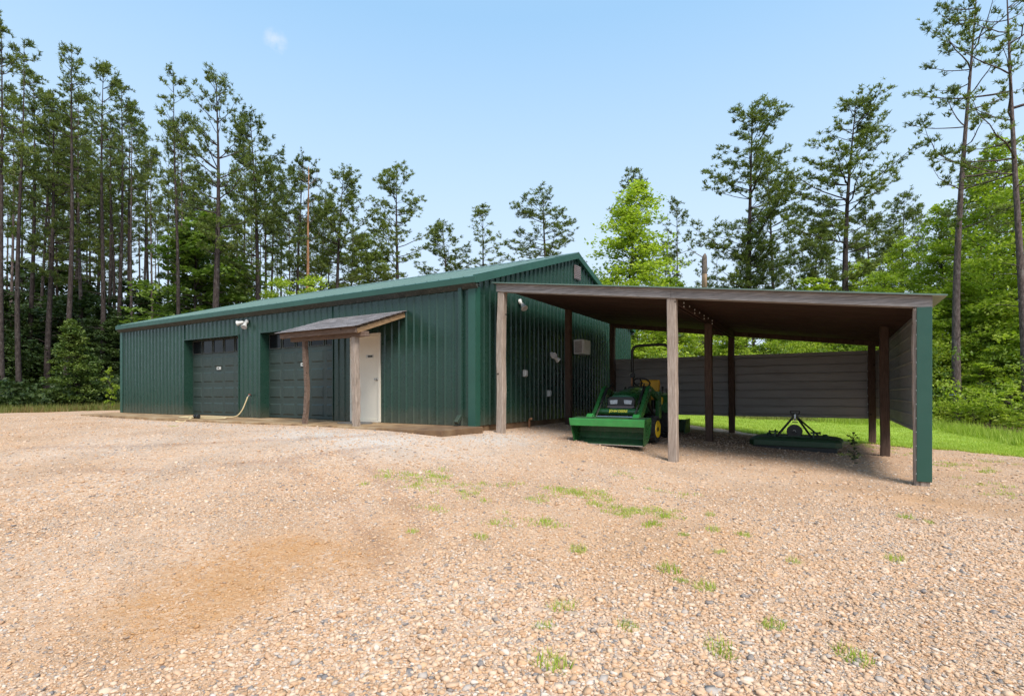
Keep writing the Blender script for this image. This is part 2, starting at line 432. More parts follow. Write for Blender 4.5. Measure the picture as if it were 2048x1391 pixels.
def lime_at(x, y):
    r = blob(x, y, (-1.0, -2.2), 2.2, .8) + blob(x, y, (.7, -.5), .9, .9) + .6 * blob(x, y, (-7, -1.9), 3.5, .5) + .35 * blob(x, y, P(300, 8.5), 3, 1.5) \
        + .5 * blob(x, y, (.8, 1.2), .5, 1.4) + .45 * blob(x, y, P(1150, 2.9), 1.2, .6)
    return np.clip(r, 0, 1)
def dark_ground_at(x, y):  # darker patches under the carport, round the mower and by the bucket
    r = blob(x, y, (3.4, 4.6), 2.6, 1.5) + .7 * blob(x, y, (5.2, 3.2), 1.4, .9) + .5 * blob(x, y, (1.6, .9), .9, .4)
    return np.clip(r, 0, 1)
nth, nr = 520, 200
th = np.linspace(-PI, PI, nth, endpoint=False)
rad = Rg(th)
t = np.linspace(0, 1, nr) ** 2.2
R2 = .15 + t[None, :] * (rad[:, None] - .15); T2 = np.repeat(th[:, None], nr, 1)
X, Y = to_world(T2, R2)
micro = lambda x, y: .004 * np.sin(x * 1.9 + .7 * np.sin(y * 1.3)) * np.sin(y * 2.3 + 1) + .003 * np.sin(x * 6.1 + y * 3.7) * np.sin(y * 5.3 - x * 2)
Zg = Hn(X, Y) + micro(X, Y)
Vg = np.stack([X, Y, Zg], -1).reshape(-1, 3)
o = link('gravel_yard', grid_mesh('gravel_yard', Vg, nth, nr, True, rust=rust_at(X, Y).ravel(), lime=lime_at(X, Y).ravel(), earth=np.clip(dark_ground_at(X, Y) + .42 * track_at(X, Y), 0, 1).ravel()), M['gravel'], smooth=True)
tag(o, 'pinkish tan gravel yard in front of the green building', kind='structure')
rr = np.concatenate([np.linspace(.15, 60, 110), np.geomspace(62, 900, 30)])
T3, R3 = np.meshgrid(th, rr, indexing='ij'); X, Y = to_world(T3, R3)
o = link('ground', grid_mesh('ground', np.stack([X, Y, Hn(X, Y) - .07], -1).reshape(-1, 3), nth, len(rr), True), M['floor'], smooth=True)
tag(o, kind='structure')
LT = np.radians([9, 13, 18, 24, 33, 39.7, 44.2, 50, 62]); LR = np.array([25, 25, 23.5, 22.2, 22.5, 20.6, 16.3, 14.8, 14.0])
def Rl(a): return np.interp(a, LT, LR) + .25 * np.sin(a * 41) + .15 * np.sin(a * 97)
la = np.radians(np.linspace(8, 62, 160)); lt = np.linspace(0, 1, 40)
RL2 = (Rg(la) - .10)[:, None] + lt[None] * (Rl(la) - Rg(la) + .1)[:, None]; TL2 = np.repeat(la[:, None], 40, 1)
X, Y = to_world(TL2, RL2)
o = link('lawn', grid_mesh('lawn', np.stack([X, Y, Hn(X, Y) + .015 + .01 * np.sin(X * 5) * np.sin(Y * 4)], -1).reshape(-1, 3), 160, 40), M['lawn'], smooth=True)
tag(o, kind='structure')

def blades(n_, pos, h, w, lean=.5, tone=None):
    a = rng.uniform(0, 2 * PI, n_); d = np.stack([np.cos(a), np.sin(a), np.zeros(n_)], 1)
    s = np.stack([-np.sin(a), np.cos(a), np.zeros(n_)], 1)
    l = rng.uniform(0, lean, n_)[:, None]; h = np.broadcast_to(h, n_)[:, None]; w = np.broadcast_to(w, n_)[:, None]
    tip = pos + d * l * h + np.array([0, 0, 1]) * h * np.sqrt(1 - np.minimum(l, .95) ** 2)
    V = np.stack([pos - s * w, pos + s * w, tip], 1).reshape(-1, 3)
    t = rng.uniform(0, 1, n_) if tone is None else tone
    return V, np.repeat(t, 3)
# lawn grass
n = 90000
a = np.radians(rng.uniform(10, 60, n)); u = rng.uniform(0, 1, n) ** 1.1
r = (Rg(a) - .25) + u * (Rl(a) - Rg(a) + .5)
x, y = to_world(a, r); pos = np.stack([x, y, Hn(x, y)], 1)
patch = .5 + .35 * np.sin(x * .9 + 1.3 * np.sin(y * .7)) + .15 * np.sin(x * 3.1 - y * 2.2)
V, tn = blades(n, pos, rng.uniform(.03, .075, n), .008, .7, np.clip(patch * .5 + rng.uniform(0, .5, n), 0, 1))
tag(link('lawn_grass', np_mesh('lawn_grass', V, 3, tn), M['grass']), 'short bright green grass of the mown strip behind the carport', 'grass', kind='stuff')

# ------------------------------------------------------------------ loose stones
def ico():
    g = (1 + 5 ** .5) / 2
    v = np.array([(-1, g, 0), (1, g, 0), (-1, -g, 0), (1, -g, 0), (0, -1, g), (0, 1, g), (0, -1, -g), (0, 1, -g), (g, 0, -1), (g, 0, 1), (-g, 0, -1), (-g, 0, 1)], float)
    f = np.array([(0, 11, 5), (0, 5, 1), (0, 1, 7), (0, 7, 10), (0, 10, 11), (1, 5, 9), (5, 11, 4), (11, 10, 2), (10, 7, 6), (7, 1, 8), (3, 9, 4), (3, 4, 2), (3, 2, 6), (3, 6, 8), (3, 8, 9), (4, 9, 5), (2, 4, 11), (6, 2, 10), (8, 6, 7), (9, 8, 1)])
    return v / np.linalg.norm(v[0]), f
IV, IF = ico()
def stones(name, x, y, size, label):
    n = len(x)
    v = IV[None] * (1 + rng.uniform(-.42, .42, (n, 12, 1)))
    sc_ = size[:, None] * np.stack([rng.uniform(.75, 1.3, n), rng.uniform(.6, 1.0, n), rng.uniform(.30, .58, n)], 1)
    v = v * sc_[:, None]
    a = rng.uniform(0, 2 * PI, n); b = rng.normal(0, .25, n); c = rng.normal(0, .25, n)
    ca, sa, cb, sb, cc, s_c = np.cos(a), np.sin(a), np.cos(b), np.sin(b), np.cos(c), np.sin(c)
    Z0 = np.zeros(n); O = np.ones(n)
    Rx = np.stack([O, Z0, Z0, Z0, cb, -sb, Z0, sb, cb], 1).reshape(n, 3, 3); Ry = np.stack([cc, Z0, s_c, Z0, O, Z0, -s_c, Z0, cc], 1).reshape(n, 3, 3)
    Rz = np.stack([ca, -sa, Z0, sa, ca, Z0, Z0, Z0, O], 1).reshape(n, 3, 3)
    v = np.einsum('nij,nkj->nki', Rz @ Ry @ Rx, v)
    v += np.stack([x, y, Hn(x, y) + micro(x, y) + sc_[:, 2] * rng.uniform(.1, .55, n)], 1)[:, None]
    me = bpy.data.meshes.new(name)
    fc = (IF[None] + (np.arange(n) * 12)[:, None, None]).reshape(-1, 3)
    me.vertices.add(n * 12); me.vertices.foreach_set('co', v.astype(np.float32).ravel())
    me.loops.add(fc.size); me.loops.foreach_set('vertex_index', fc.ravel().astype(np.int32))
    me.polygons.add(len(fc)); me.polygons.foreach_set('loop_start', np.arange(0, fc.size, 3, dtype=np.int32))
    ru = rust_at(x, y)
    for nm, d in (('tone', rng.uniform(0, 1, n)), ('rust', np.clip(ru * rng.uniform(.3, 1.3, n), 0, 1))):
        at = me.attributes.new(nm, 'FLOAT', 'POINT'); at.data.foreach_set('value', np.repeat(d, 12).astype(np.float32))
    me.update(calc_edges=True)
    return tag(link(name, me, M['stone']), label, 'gravel', kind='stuff')
def polar_pts(n, r0, r1, amin, amax):
    a = np.radians(rng.uniform(amin, amax, n)); r = np.sqrt(rng.uniform(r0 ** 2, r1 ** 2, n)); return to_world(a, r) + (a, r)
n = 112000
a = np.radians(rng.uniform(-54, 54, n)); r = 1.9 + 5.2 * rng.uniform(0, 1, n) ** 1.1; x, y = to_world(a, r)
fine = .5 + .5 * np.sin(x * .8 + 1.2 * np.sin(y * .9))            # patches of finer stone
ru = rust_at(x, y)
sz = rng.lognormal(math.log(.0093), .40, len(x)) * (1 - .2 * ru) * (.78 + .34 * (1 - fine))
sz = np.clip(sz * np.interp(r, [2, 3.5, 6.4], [1.12, .95, .80]), .0045, .030)
keep = rng.uniform(0, 1, len(x)) < 1.1
stones('loose_gravel', x[keep], y[keep], sz[keep], 'loose crushed stones covering the nearest part of the yard')
n = 90000
a = np.radians(rng.uniform(-52, 54, n)); r = 5.4 + 16.6 * rng.uniform(0, 1, n) ** 1.15; x, y = to_world(a, r)
out = ~((x < .05) & (y > -1.35) & (x > -14.6)) & (r < Rg(a) - .1)
x, y, r = x[out], y[out], r[out]
sz = np.clip(rng.lognormal(math.log(.0098), .40, len(x)), .005, .030)
stones('scattered_gravel', x, y, sz, 'loose crushed stones farther out, up to the slab and carport')

# ------------------------------------------------------------------ metal building
def rib_profile(L0, L1, pitch=.204, h=.027, cuts=()):
    xs = []
    k = math.floor(L0 / pitch) - 1
    while k * pitch < L1 + pitch:
        b = k * pitch
        xs += [(b + .080, 0), (b + .090, h), (b + .102, h), (b + .124, 0)]
        k += 1
    pts = [p for p in xs if L0 < p[0] < L1] + [(L0, 0), (L1, 0)]
    for c in cuts:
        if L0 < c < L1: pts.append((c, 0.0)); pts.append((c + 1e-4, 0.0))
    return sorted(pts)
def ribbed(mb, L0, L1, z0, ztop, mapf, openings=(), **kw):
    """vertical-rib sheet; mapf(l, d, z) -> point"""
    pr = rib_profile(L0, L1, cuts=[c for o_ in openings for c in o_[:2]], **kw)
    for (a, da), (b, db) in zip(pr, pr[1:]):
        if b - a < 1e-6: continue
        m_ = (a + b) / 2; zl = z0
        for (c0, c1, ct) in openings:
            if c0 < m_ < c1: zl = ct
        mb.add([mapf(a, da, zl), mapf(b, db, zl), mapf(b, db, ztop(b)), mapf(a, da, ztop(a))], [(0, 1, 2, 3)])
    return mb
LEN, DEP, EV, RDG = 14.19, 9.26, 2.77, 4.23
bld = thing('metal_building', 'long dark green metal building with two garage doors and a white entry door', 'building')
OPN = [(-10.30, -7.63, 2.17), (-6.67, -3.97, 2.17), (-3.38, -2.46, 1.93)]
ribbed(MB(), -LEN, -.0, 0.005, lambda x: EV, lambda l, d, z: (l, -d, z), OPN).build('wall', M['siding'], bld)
gz = lambda y: EV + (RDG - EV) * (1 - abs(y - DEP / 2) / (DEP / 2))
ribbed(MB(), 0, DEP, 0.005, gz, lambda l, d, z: (d, l, z)).build('wall', M['siding'], bld)
ribbed(MB(), 0, DEP, 0.005, gz, lambda l, d, z: (-LEN - d, l, z)).build('wall', M['siding'], bld)
ribbed(MB(), -LEN, 0, 0.005, lambda x: EV, lambda l, d, z: (l, DEP + d, z)).build('wall', M['siding'], bld)
# roof: ribbed sheets on both slopes, ridge cap
sl = (RDG - EV) / (DEP / 2); OV = .10; RT = .10
rf = MB()
for side in (0, 1):
    pr = rib_profile(-LEN - .06, .10, .3, .022)
    for (a, da), (b, db) in zip(pr, pr[1:]):
        ya, yb = (-OV, DEP / 2) if side == 0 else (DEP + OV, DEP / 2)
        z_e, z_r = EV - sl * OV + RT, RDG + RT
        rf.add([(a, ya, z_e + da), (b, ya, z_e + db), (b, yb, z_r + db), (a, yb, z_r + da)], [(0, 1, 2, 3)])
        rf.add([(a, ya, z_e - .03), (b, ya, z_e - .03), (b, yb, z_r - .03), (a, yb, z_r - .03)], [(0, 3, 2, 1)])
rf.build('roof', M['roof'], bld)
cap = MB().prism([(DEP / 2 - .2, RDG + RT + .025 - .2 * sl), (DEP / 2, RDG + RT + .045), (DEP / 2 + .2, RDG + RT + .025 - .2 * sl), (DEP / 2, RDG + RT + .02)], 'x', -LEN - .11, .11)
cap.build('ridge_cap', M['roof'], bld)
for yv, s in ((-OV, -1), (DEP + OV, 1)):
    z_e = EV - sl * OV + RT
    MB().prism([(yv, z_e + .012), (yv + s * .05, z_e - .01), (yv + s * .045, z_e - .13), (yv, z_e - .135)], 'x', -LEN - .07, .115).build('gutter', M['trim'], bld, bevel=.004)
    yw_ = yv - s * (OV - .023)
    MB().prism([(yv + s * .044, z_e - .132), (yv, z_e - .137), (yw_, z_e - .137), (yw_, z_e - .215), (yw_ + s * .012, z_e - .215)], 'x', -LEN - .065, .09).build('soffit', M['soffit'], bld)
for xv in (.024, -LEN - .104 + .04):
    for s in (0, 1):
        ys = -OV if s == 0 else DEP + OV
        z_e = EV - sl * OV + RT
        MB().add([(x_, y_, z_) for x_ in (xv, xv + .08) for (y_, z_) in ((ys, z_e - .13), (DEP / 2, RDG + RT - .13), (DEP / 2, RDG + RT + .03), (ys, z_e + .03))],
                 [(0, 1, 2, 3), (7, 6, 5, 4), (0, 4, 5, 1), (1, 5, 6, 2), (2, 6, 7, 3), (3, 7, 4, 0)]).build('rake_trim', M['trim'], bld)
for (x0, x1, y0, y1) in ((-.14, .028, -.028, -.0225), (.0225, .028, -.0225, .14), (-LEN - .028, -LEN + .14, -.028, -.0225), (-LEN - .028, -LEN - .0225, -.0225, .14)):
    MB().box(x0, x1, y0, y1, .0, EV - .1).build('corner_trim', M['trim'], bld)
ds = MB().box(-.355, -.265, -.078, -.026, .16, EV - .06)
ds.bar((-.31, -.055, .19), (-.31, -.19, .06), .09, .075)
ds.build('downspout', M['siding'], bld, bevel=.012)
# door reveals, headers, garage doors
REC = .23
for (a, b, zt) in OPN[:2]:
    rv = MB()
    rv.box(a - .02, a, -.024, REC, .004, zt).box(b, b + .02, -.024, REC, .004, zt).box(a - .02, b + .02, -.024, REC, zt, zt + .02)
    rv.build('door_jamb', M['siding'], bld)
    gd = MB().box(a, b, REC, REC + .05, .012, zt)
    sec, cols = (zt - .01) / 5, 5
    cw = (b - a) / cols
    for i in range(4):
        gd.box(a + .002, b - .002, REC - .003, REC, .012 + sec * i + .006, .012 + sec * (i + 1) - .006)
    g = gd.build('garage_door', M['gdoor'], bld)
    pn = MB()
    for i in range(4):
        for c in range(cols):
            x0, x1 = a + c * cw + .05, a + (c + 1) * cw - .05; z0, z1 = .012 + i * sec + .075, .012 + (i + 1) * sec - .075
            y1 = REC - .003
            pn.add([(x0, y1, z0), (x1, y1, z0), (x1, y1, z1), (x0, y1, z1), (x0 + .03, y1 - .016, z0 + .03), (x1 - .03, y1 - .016, z0 + .03), (x1 - .03, y1 - .016, z1 - .03), (x0 + .03, y1 - .016, z1 - .03)],
                   [(0, 1, 5, 4), (1, 2, 6, 5), (2, 3, 7, 6), (3, 0, 4, 7), (4, 5, 6, 7)])
    pn.build('raised_panels', M['gdoor'], g)
    for c in range(cols):
        x0, x1 = a + c * cw + .045, a + (c + 1) * cw - .045
        z0, z1 = .012 + 4 * sec + .05, zt - .03
        w = MB()
        w.box(x0 - .02, x0, REC - .02, REC - .0005, z0 - .02, z1 + .02).box(x1, x1 + .02, REC - .02, REC - .0005, z0 - .02, z1 + .02)
        w.box(x0, x1, REC - .02, REC - .0005, z0 - .02, z0).box(x0, x1, REC - .02, REC - .0005, z1, z1 + .02)
        w = w.build('window', M['soffit'], g)
        MB().box(x0, x1, REC - .006, REC - .001, z0, z1).build('pane', M['darkglass'], w)
    xs = (a + b) / 2 + .05
    sg = MB().box(xs - .10, xs + .10, REC - .032, REC - .022, 1.30, 1.38).build('label_plate', M['offwhite'], g)
    MB().box(xs - .06, xs + .02, REC - .035, REC - .033, 1.325, 1.355).build('faded_marking', M['soffit'], sg)
a, b, zt = OPN[2]
fr = MB().box(a, a + .055, -.03, .06, .01, zt).box(b - .055, b, -.03, .06, .01, zt).box(a + .055, b - .055, -.03, .06, zt - .05, zt).box(a + .055, b - .055, -.02, .08, .004, .05)
fr.build('door_frame', M['whitedoor'], bld, bevel=.004)
dr = MB().box(a + .06, b - .06, .015, .06, .055, zt - .055).build('entry_door', M['whitedoor'], bld, bevel=.003)
MB().lathe([(-.075, .0), (-.07, .025), (-.05, .03), (-.03, .012), (-.008, .012), (-.006, .03), (0, .03)], (b - .13, .0145, .93), 'y', 16).build('door_knob', M['steel'], dr, smooth=True)
pl = MB().box((a + b) / 2 + .0, (a + b) / 2 + .22, .008, .0145, 1.40, 1.47).build('name_plate', M['offwhite'], dr)
MB().box((a + b) / 2 + .06, (a + b) / 2 + .20, .004, .0075, 1.415, 1.455).build('dark_lettering', M['soffit'], pl)
# gable vent
vt = MB().box(.021, .05, 4.52, 4.88, 3.66, 4.02)
for i in range(7): vt.bar((.056, 4.54, 3.70 + i * .05), (.056, 4.86, 3.70 + i * .05), .02, .03)
vt.build('vent', M['vent'], bld)
sc_ = MB()
for zz in (.95, 1.75):
    for k in range(1, 56):
        x = -k * .204 + .05
        if any(o_[0] - .1 < x < o_[1] + .1 for o_ in OPN) and zz < 2: continue
        sc_.box(x - .007, x + .007, -.006, -.0005, zz - .007, zz + .007)
sc_ = sc_.build('siding_screws', M['soffit'], bld); sc_['kind'] = 'stuff'

# concrete apron
ap = MB().add([(-LEN + .6, -1.32, 0), (-9, -1.36, 0), (-4, -1.30, 0), (-.25, -1.33, 0), (.18, -1.22, 0), (.20, -.02, 0), (-LEN - .1, -.02, 0)] +
              [(-LEN + .6, -1.32, -.25), (-9, -1.36, -.25), (-4, -1.30, -.25), (-.25, -1.33, -.25), (.18, -1.22, -.25), (.20, -.02, -.25), (-LEN - .1, -.02, -.25)],
              [tuple(range(7)), tuple(range(7, 14))[::-1]] + [(i, (i + 1) % 7, 7 + (i + 1) % 7, 7 + i) for i in range(7)])
tag(ap.build('pavement', M['concrete'], bevel=.012), 'stained concrete apron along the front of the green building', kind='structure')
MB().box(-LEN + .02, -.02, .02, DEP - .02, -.2, .002).build('floor', M['concrete'], bld)

# ------------------------------------------------------------------ porch canopy
pc = thing('porch_canopy', 'small lean-to porch roof of grey shingles over the white entry door', 'porch')
xa, xb = -3.98, -1.745
yw, yf, zw, zf = -.02, -1.36, 2.34, 1.885
def slab(mb, x0, x1, y0, y1, z0, z1, t):
    v = [(x, y, z - d) for d in (0, t) for (x, y, z) in ((x0, y0, z0), (x1, y0, z0), (x1, y1, z1), (x0, y1, z1))]
    return mb.add(v, [(0, 1, 2, 3), (7, 6, 5, 4), (0, 4, 5, 1), (1, 5, 6, 2), (2, 6, 7, 3), (3, 7, 4, 0)])
shm = MB()
rows = 9
rj = random.Random(3)
for i in range(rows):
    t0, t1 = i / rows, (i + 1) / rows + .03
    L = lambda t: (yw + (yf - .04 - yw) * t, zw + (zf - .012 - zw) * t)
    xx = xa - .05
    while xx < xb + .05:
        w_ = rj.uniform(.16, .3); x2 = min(xx + w_, xb + .05)
        (y0, z0), (y1, z1) = L(t0), L(t1)
        slab(shm, xx, x2 - .004, y0, y1 - rj.uniform(0, .015), z0 + .003, z1 + .012 + rj.uniform(0, .004), .008)
        xx = x2
shm.build('shingle_roof', M['shingle'], pc)
slab(MB(), xa, xb, yw, yf, zw - .012, zf - .012, .018).build('roof_deck', M['wporch'], pc)
MB().box(xa + .0, xb - .0, yf + .0, yf + .04, zf - .125, zf - .032).build('fascia_board', M['wporch'], pc, bevel=.003)
for x in (xa + .02, (xa + xb) / 2, xb - .02):
    MB().bar((x, yw - .01, zw - .085), (x, yf + .042, zf - .085), .04, .095).build('rafter', M['wrake'], pc, bevel=.003)
MB().box(xa + .15, xb + .10, -1.22, -1.12, zf - .185, zf - .09).build('beam', M['wporch'], pc, bevel=.004)
MB().post(-1.95, -1.17, .0, zf - .185, .115, .008, lambda t: (.01 * math.sin(t * 5), .01 * math.cos(t * 4)), 12, 5).build('post', M['wpost'], pc)
MB().post(-3.42, -1.17, .0, zf - .185, .085, .008, lambda t: (-.034 * math.sin(t * PI * 1.6 + 1.9) + .02, .02 * math.sin(t * 6)), 14, 8).build('post', M['wporch'], pc)
me = MB().lathe([(0, .005), (0, .40), (.012, .40), (.018, .37), (.018, .005)], (0, 0, 0), 'z', 40)
o = me.build('doormat', M['mat'], loc=(-2.75, -.47, .001)); o.scale = (1.15, .62, 1)
tag(o, 'flat oval grey doormat on the concrete before the white door', 'doormat')

# ------------------------------------------------------------------ fixtures on the walls
def floodlight(name, label, loc, rz, m, heads=2, sz=1.0):
    t_ = thing(name, label, 'flood light', loc, rz)      # local -y points away from the wall
    MB().lathe([(0, .055 * sz), (-.03 * sz, .055 * sz), (-.04 * sz, .03 * sz)], (0, 0, 0), 'y', 16).build('base_plate', m, t_)
    dirs = [(-.75, -.6, -.25), (.45, -.55, -.72)] if heads == 2 else [(-.3, -.6, -.75)]
    for d in dirs:
        d = Vector(d).normalized(); p = Vector((0, -.03 * sz, 0))
        q = p + d * .07 * sz
        hd = MB().tube([p, q], .012 * sz, 8).tube([q, q + d * .03 * sz, q + d * .10 * sz, q + d * .155 * sz, q + d * .165 * sz], [.028 * sz, .04 * sz, .05 * sz, .075 * sz, .07 * sz], 16)
        h_ = hd.build('lamp_head', m, t_, smooth=False)
        MB().tube([q + d * .166 * sz, q + d * .170 * sz], .062 * sz, 16).build('lens', M['lamp'], h_)
    return t_
floodlight('flood_light', 'weathered twin flood light under the eave between the two garage doors', (-7.22, -.024, 2.50), 0, M['offwhite'])
floodlight('flood_light', 'single white flood light high on the gable wall under the carport roof edge', (.024, 1.65, 2.62), PI / 2, M['white'], 1)
floodlight('flood_light', 'twin white flood light low on the shaded gable wall inside the carport', (.024, 3.16, 1.58), PI / 2, M['white'])
ac = thing('air_conditioner', 'white window air conditioner sticking out of the gable wall', 'air conditioner', (.0, 4.72, 1.66))
MB().box(.0225, .30, -.24, .24, 0, .38).build('case', M['acwhite'], ac, bevel=.012)
gl = MB()
for i in range(14): gl.box(.30, .312, -.215 + i * .0315, -.215 + i * .0315 + .014, .03, .35)
gl.build('grille', M['acwhite'], ac)
gl = MB()
for i in range(10): gl.box(.06, .26, -.2485, -.2405, .05 + i * .03, .05 + i * .03 + .012)
gl.build('side_louvres', M['vent'], ac)
def outlet(label, y, z, conduit):
    t_ = thing('outlet_box', label, 'outlet box', (.0225, y, z))
    MB().box(0, .06, -.055, .055, -.075, .075).build('box', M['offwhite'], t_, bevel=.008)
    MB().box(.06, .075, -.045, .045, -.06, .06).build('cover', M['white'], t_, bevel=.006)
    if conduit: MB().tube([(.015, 0, .074), (.015, 0, .95)], .012, 8).build('conduit', M['siding'], t_)
outlet('white outlet box with a conduit above it, near the front of the gable wall', 1.84, 1.07, True)
outlet('small white outlet box low on the gable wall behind the front carport post', 3.0, .63, False)
pv = MB().tube([(.10, 1.95, -.2), (.10, 1.95, .02), (.12, 1.93, .06), (.19, 1.90, .075)], .025, 10)
tag(pv.build('pipe_stub', M['barkred'], smooth=True), 'short rusty pipe stub rising from gravel at the foot of the gable wall', 'pipe')
sp = MB().tube([(-7.03, -.02, .58), (-7.03, -.09, .58), (-7.03, -.12, .55)], .016, 10)
sp = sp.build('water_spigot', M['steel'], smooth=True); tag(sp, 'small metal water spigot on the wall between the garage doors', 'spigot')
MB().lathe([(0, .004), (0, .035), (.012, .035), (.012, .004)], (-7.03, -.085, .595), 'z', 12).build('handle', M['red'], sp)
def smooth_path(pts, k=8):
    out = []; n_ = len(pts)
    P_ = [Vector(p) for p in pts]
    for i in range(n_ - 1):
        p0, p1, p2, p3 = P_[max(i - 1, 0)], P_[i], P_[i + 1], P_[min(i + 2, n_ - 1)]
        for j in range(k):
            t_ = j / k
            out.append(.5 * ((2 * p1) + (p2 - p0) * t_ + (2 * p0 - 5 * p1 + 4 * p2 - p3) * t_ * t_ + (3 * p1 - p0 - 3 * p2 + p3) * t_ ** 3))
    return out + [P_[-1]]
hp = smooth_path([(-7.03, -.13, .545), (-7.06, -.17, .40), (-7.12, -.24, .18), (-7.25, -.32, .04), (-7.6, -.42, .017), (-8.2, -.5, .017), (-8.7, -.7, .017), (-8.6, -1.0, .017), (-8.0, -1.05, .017),
                  (-7.4, -.85, .017), (-7.0, -.75, .017), (-7.3, -.6, .03), (-8.0, -.62, .03), (-8.45, -.85, .03), (-8.0, -.95, .035), (-7.75, -1.15, .02), (-7.62, -1.42, -.06), (-7.7, -1.55, -.035)])
tag(MB().tube(hp, .016, 8).build('garden_hose', M['hose'], smooth=True), 'tan garden hose hanging from the spigot and looped on the concrete', 'hose')
nz = MB().tube([(-7.85, -1.02, .055), (-7.78, -1.02, .055)], .05, 12).tube([(-7.78, -1.02, .055), (-7.68, -1.04, .055)], .02, 8).tube([(-7.68, -1.04, .055), (-7.62, -1.05, .055)], .05, 12)
tag(nz.build('hose_nozzle', M['black'], smooth=False, bevel=.008), 'black hose fitting lying on the tan hose loops', 'hose fitting')

# ------------------------------------------------------------------ carport
cp = thing('carport', 'open timber carport with a lean-to roof, corrugated side and back walls', 'carport')
XL, XM, XR = .36, 3.61, 6.80
YF, YM, YB = .40, 3.45, 6.50
zr = lambda x: 2.58 + (1.735 - 2.58) * (x - XL) / (XR - XL)         # underside of the beams
PW = .145
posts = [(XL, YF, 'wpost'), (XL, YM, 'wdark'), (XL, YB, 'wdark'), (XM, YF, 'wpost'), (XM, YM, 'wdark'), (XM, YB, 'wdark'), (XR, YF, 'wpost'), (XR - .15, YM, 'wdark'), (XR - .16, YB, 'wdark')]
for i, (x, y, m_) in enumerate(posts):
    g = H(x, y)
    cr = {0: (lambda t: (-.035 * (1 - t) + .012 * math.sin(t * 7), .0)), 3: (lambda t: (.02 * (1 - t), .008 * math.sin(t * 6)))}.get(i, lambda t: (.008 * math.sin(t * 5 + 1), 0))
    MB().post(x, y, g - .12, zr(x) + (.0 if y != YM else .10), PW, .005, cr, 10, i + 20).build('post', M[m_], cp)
xl, xr = XL - .08, XR + .12
def sbeam(name, y0, y1, dz0, dz1, m_, x0=xl, x1=xr):
    v = [(x, y, zr(x) + d) for x in (x0, x1) for (y, d) in ((y0, dz0), (y1, dz0), (y1, dz1), (y0, dz1))]
    return MB().add(v, [(3, 2, 1, 0), (4, 5, 6, 7), (0, 1, 5, 4), (1, 2, 6, 5), (2, 3, 7, 6), (3, 0, 4, 7)]).build(name, M[m_], cp, bevel=.004)
sbeam('front_beam', YF - .09, YF + .06, .001, .148, 'wbeam', xl, XM - .002)
sbeam('front_beam', YF - .09, YF + .06, .001, .148, 'wbeam', XM + .002, xr)
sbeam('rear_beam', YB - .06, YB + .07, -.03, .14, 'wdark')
# ceiling boards
ce = MB(); ny = 18
for i in range(ny):
    y0 = YF + .062 + (YB - YF - .13) * i / ny; y1 = YF + .062 + (YB - YF - .13) * (i + 1) / ny - .004
    d = .075 + (.003 if i % 2 else 0)
    v = [(x, y, zr(x) + dd) for x in (xl, xr) for (y, dd) in ((y0, d), (y1, d), (y1, d + .02), (y0, d + .02))]
    ce.add(v, [(3, 2, 1, 0), (4, 5, 6, 7), (0, 1, 5, 4), (1, 2, 6, 5), (2, 3, 7, 6), (3, 0, 4, 7)])
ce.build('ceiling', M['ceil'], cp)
# ribbed roof sheets running down the slope
rs = MB(); ru_ = MB()
pr = rib_profile(YF - .16, YB + .2, .23, .018)
for (a_, da), (b_, db) in zip(pr, pr[1:]):
    x0, x1 = xl - .06, xr + .14
    rs.add([(x0, a_, zr(x0) + .158 + da), (x1, a_, zr(x1) + .158 + da), (x1, b_, zr(x1) + .158 + db), (x0, b_, zr(x0) + .158 + db)], [(0, 1, 2, 3)])
    ru_.add([(x0, a_, zr(x0) + .152), (x1, a_, zr(x1) + .152), (x1, b_, zr(x1) + .152), (x0, b_, zr(x0) + .152)], [(3, 2, 1, 0)])
rs.add([(xl - .06, YF - .16, zr(xl - .06) + .152), (xr + .14, YF - .16, zr(xr + .14) + .152), (xr + .14, YF - .16, zr(xr + .14) + .17), (xl - .06, YF - .16, zr(xl - .06) + .17)], [(0, 1, 2, 3)])
rs.build('roof', M['roof'], cp); ru_.build('roof_underside', M['galv'], cp)
# girder with bolts down the middle row
gd = MB().box(XM - .075, XM - .035, YF + .065, YB - .065, zr(XM) - .06, zr(XM) + .085).box(XM + .035, XM + .075, YF + .065, YB - .065, zr(XM) - .08, zr(XM) + .065)
gd = gd.build('girder', M['ceil'], cp)
for k in range(7):
    y = YF + .45 + k * .42
    for (dx, dz) in ((.0, .0), (-.0, -.06)):
        if dz and k % 2: continue
        MB().lathe([(0, .016), (.012, .014), (.014, .004)], (XM + .0752 + dx, y, zr(XM) - .005 + dz), 'x', 8).build('bolt', M['nail_and_light_dot'], gd)
def hribbed(z0, z1f, a0, a1, mapf, pitch=.204, h=.016):
    mb = MB(); pr = rib_profile(z0, 3.2, pitch, h)
    for (a_, da), (b_, db) in zip(pr, pr[1:]):
        z0_, z1_ = a_, b_
        za0, za1, zb0, zb1 = min(a_, z1f(a0)), min(a_, z1f(a1)), min(b_, z1f(a0)), min(b_, z1f(a1))
        if zb0 - za0 < 1e-5 and zb1 - za1 < 1e-5: continue
        mb.add([mapf(a0, da, za0), mapf(a1, da, za1), mapf(a1, db, zb1), mapf(a0, db, zb0)], [(0, 1, 2, 3)])
    return mb
BW = YB + .095
hribbed(.04, lambda x: 1.63, XL - .06, XR + .05, lambda a_, d, z: (a_, BW - d, z)).build('back_wall', M['galv'], cp)
hribbed(.04, lambda x: 1.63, XL - .06, XR + .05, lambda a_, d, z: (a_, BW + .006 - d, z)).build('back_cladding', M['siding'], cp)
SW = XR + .085
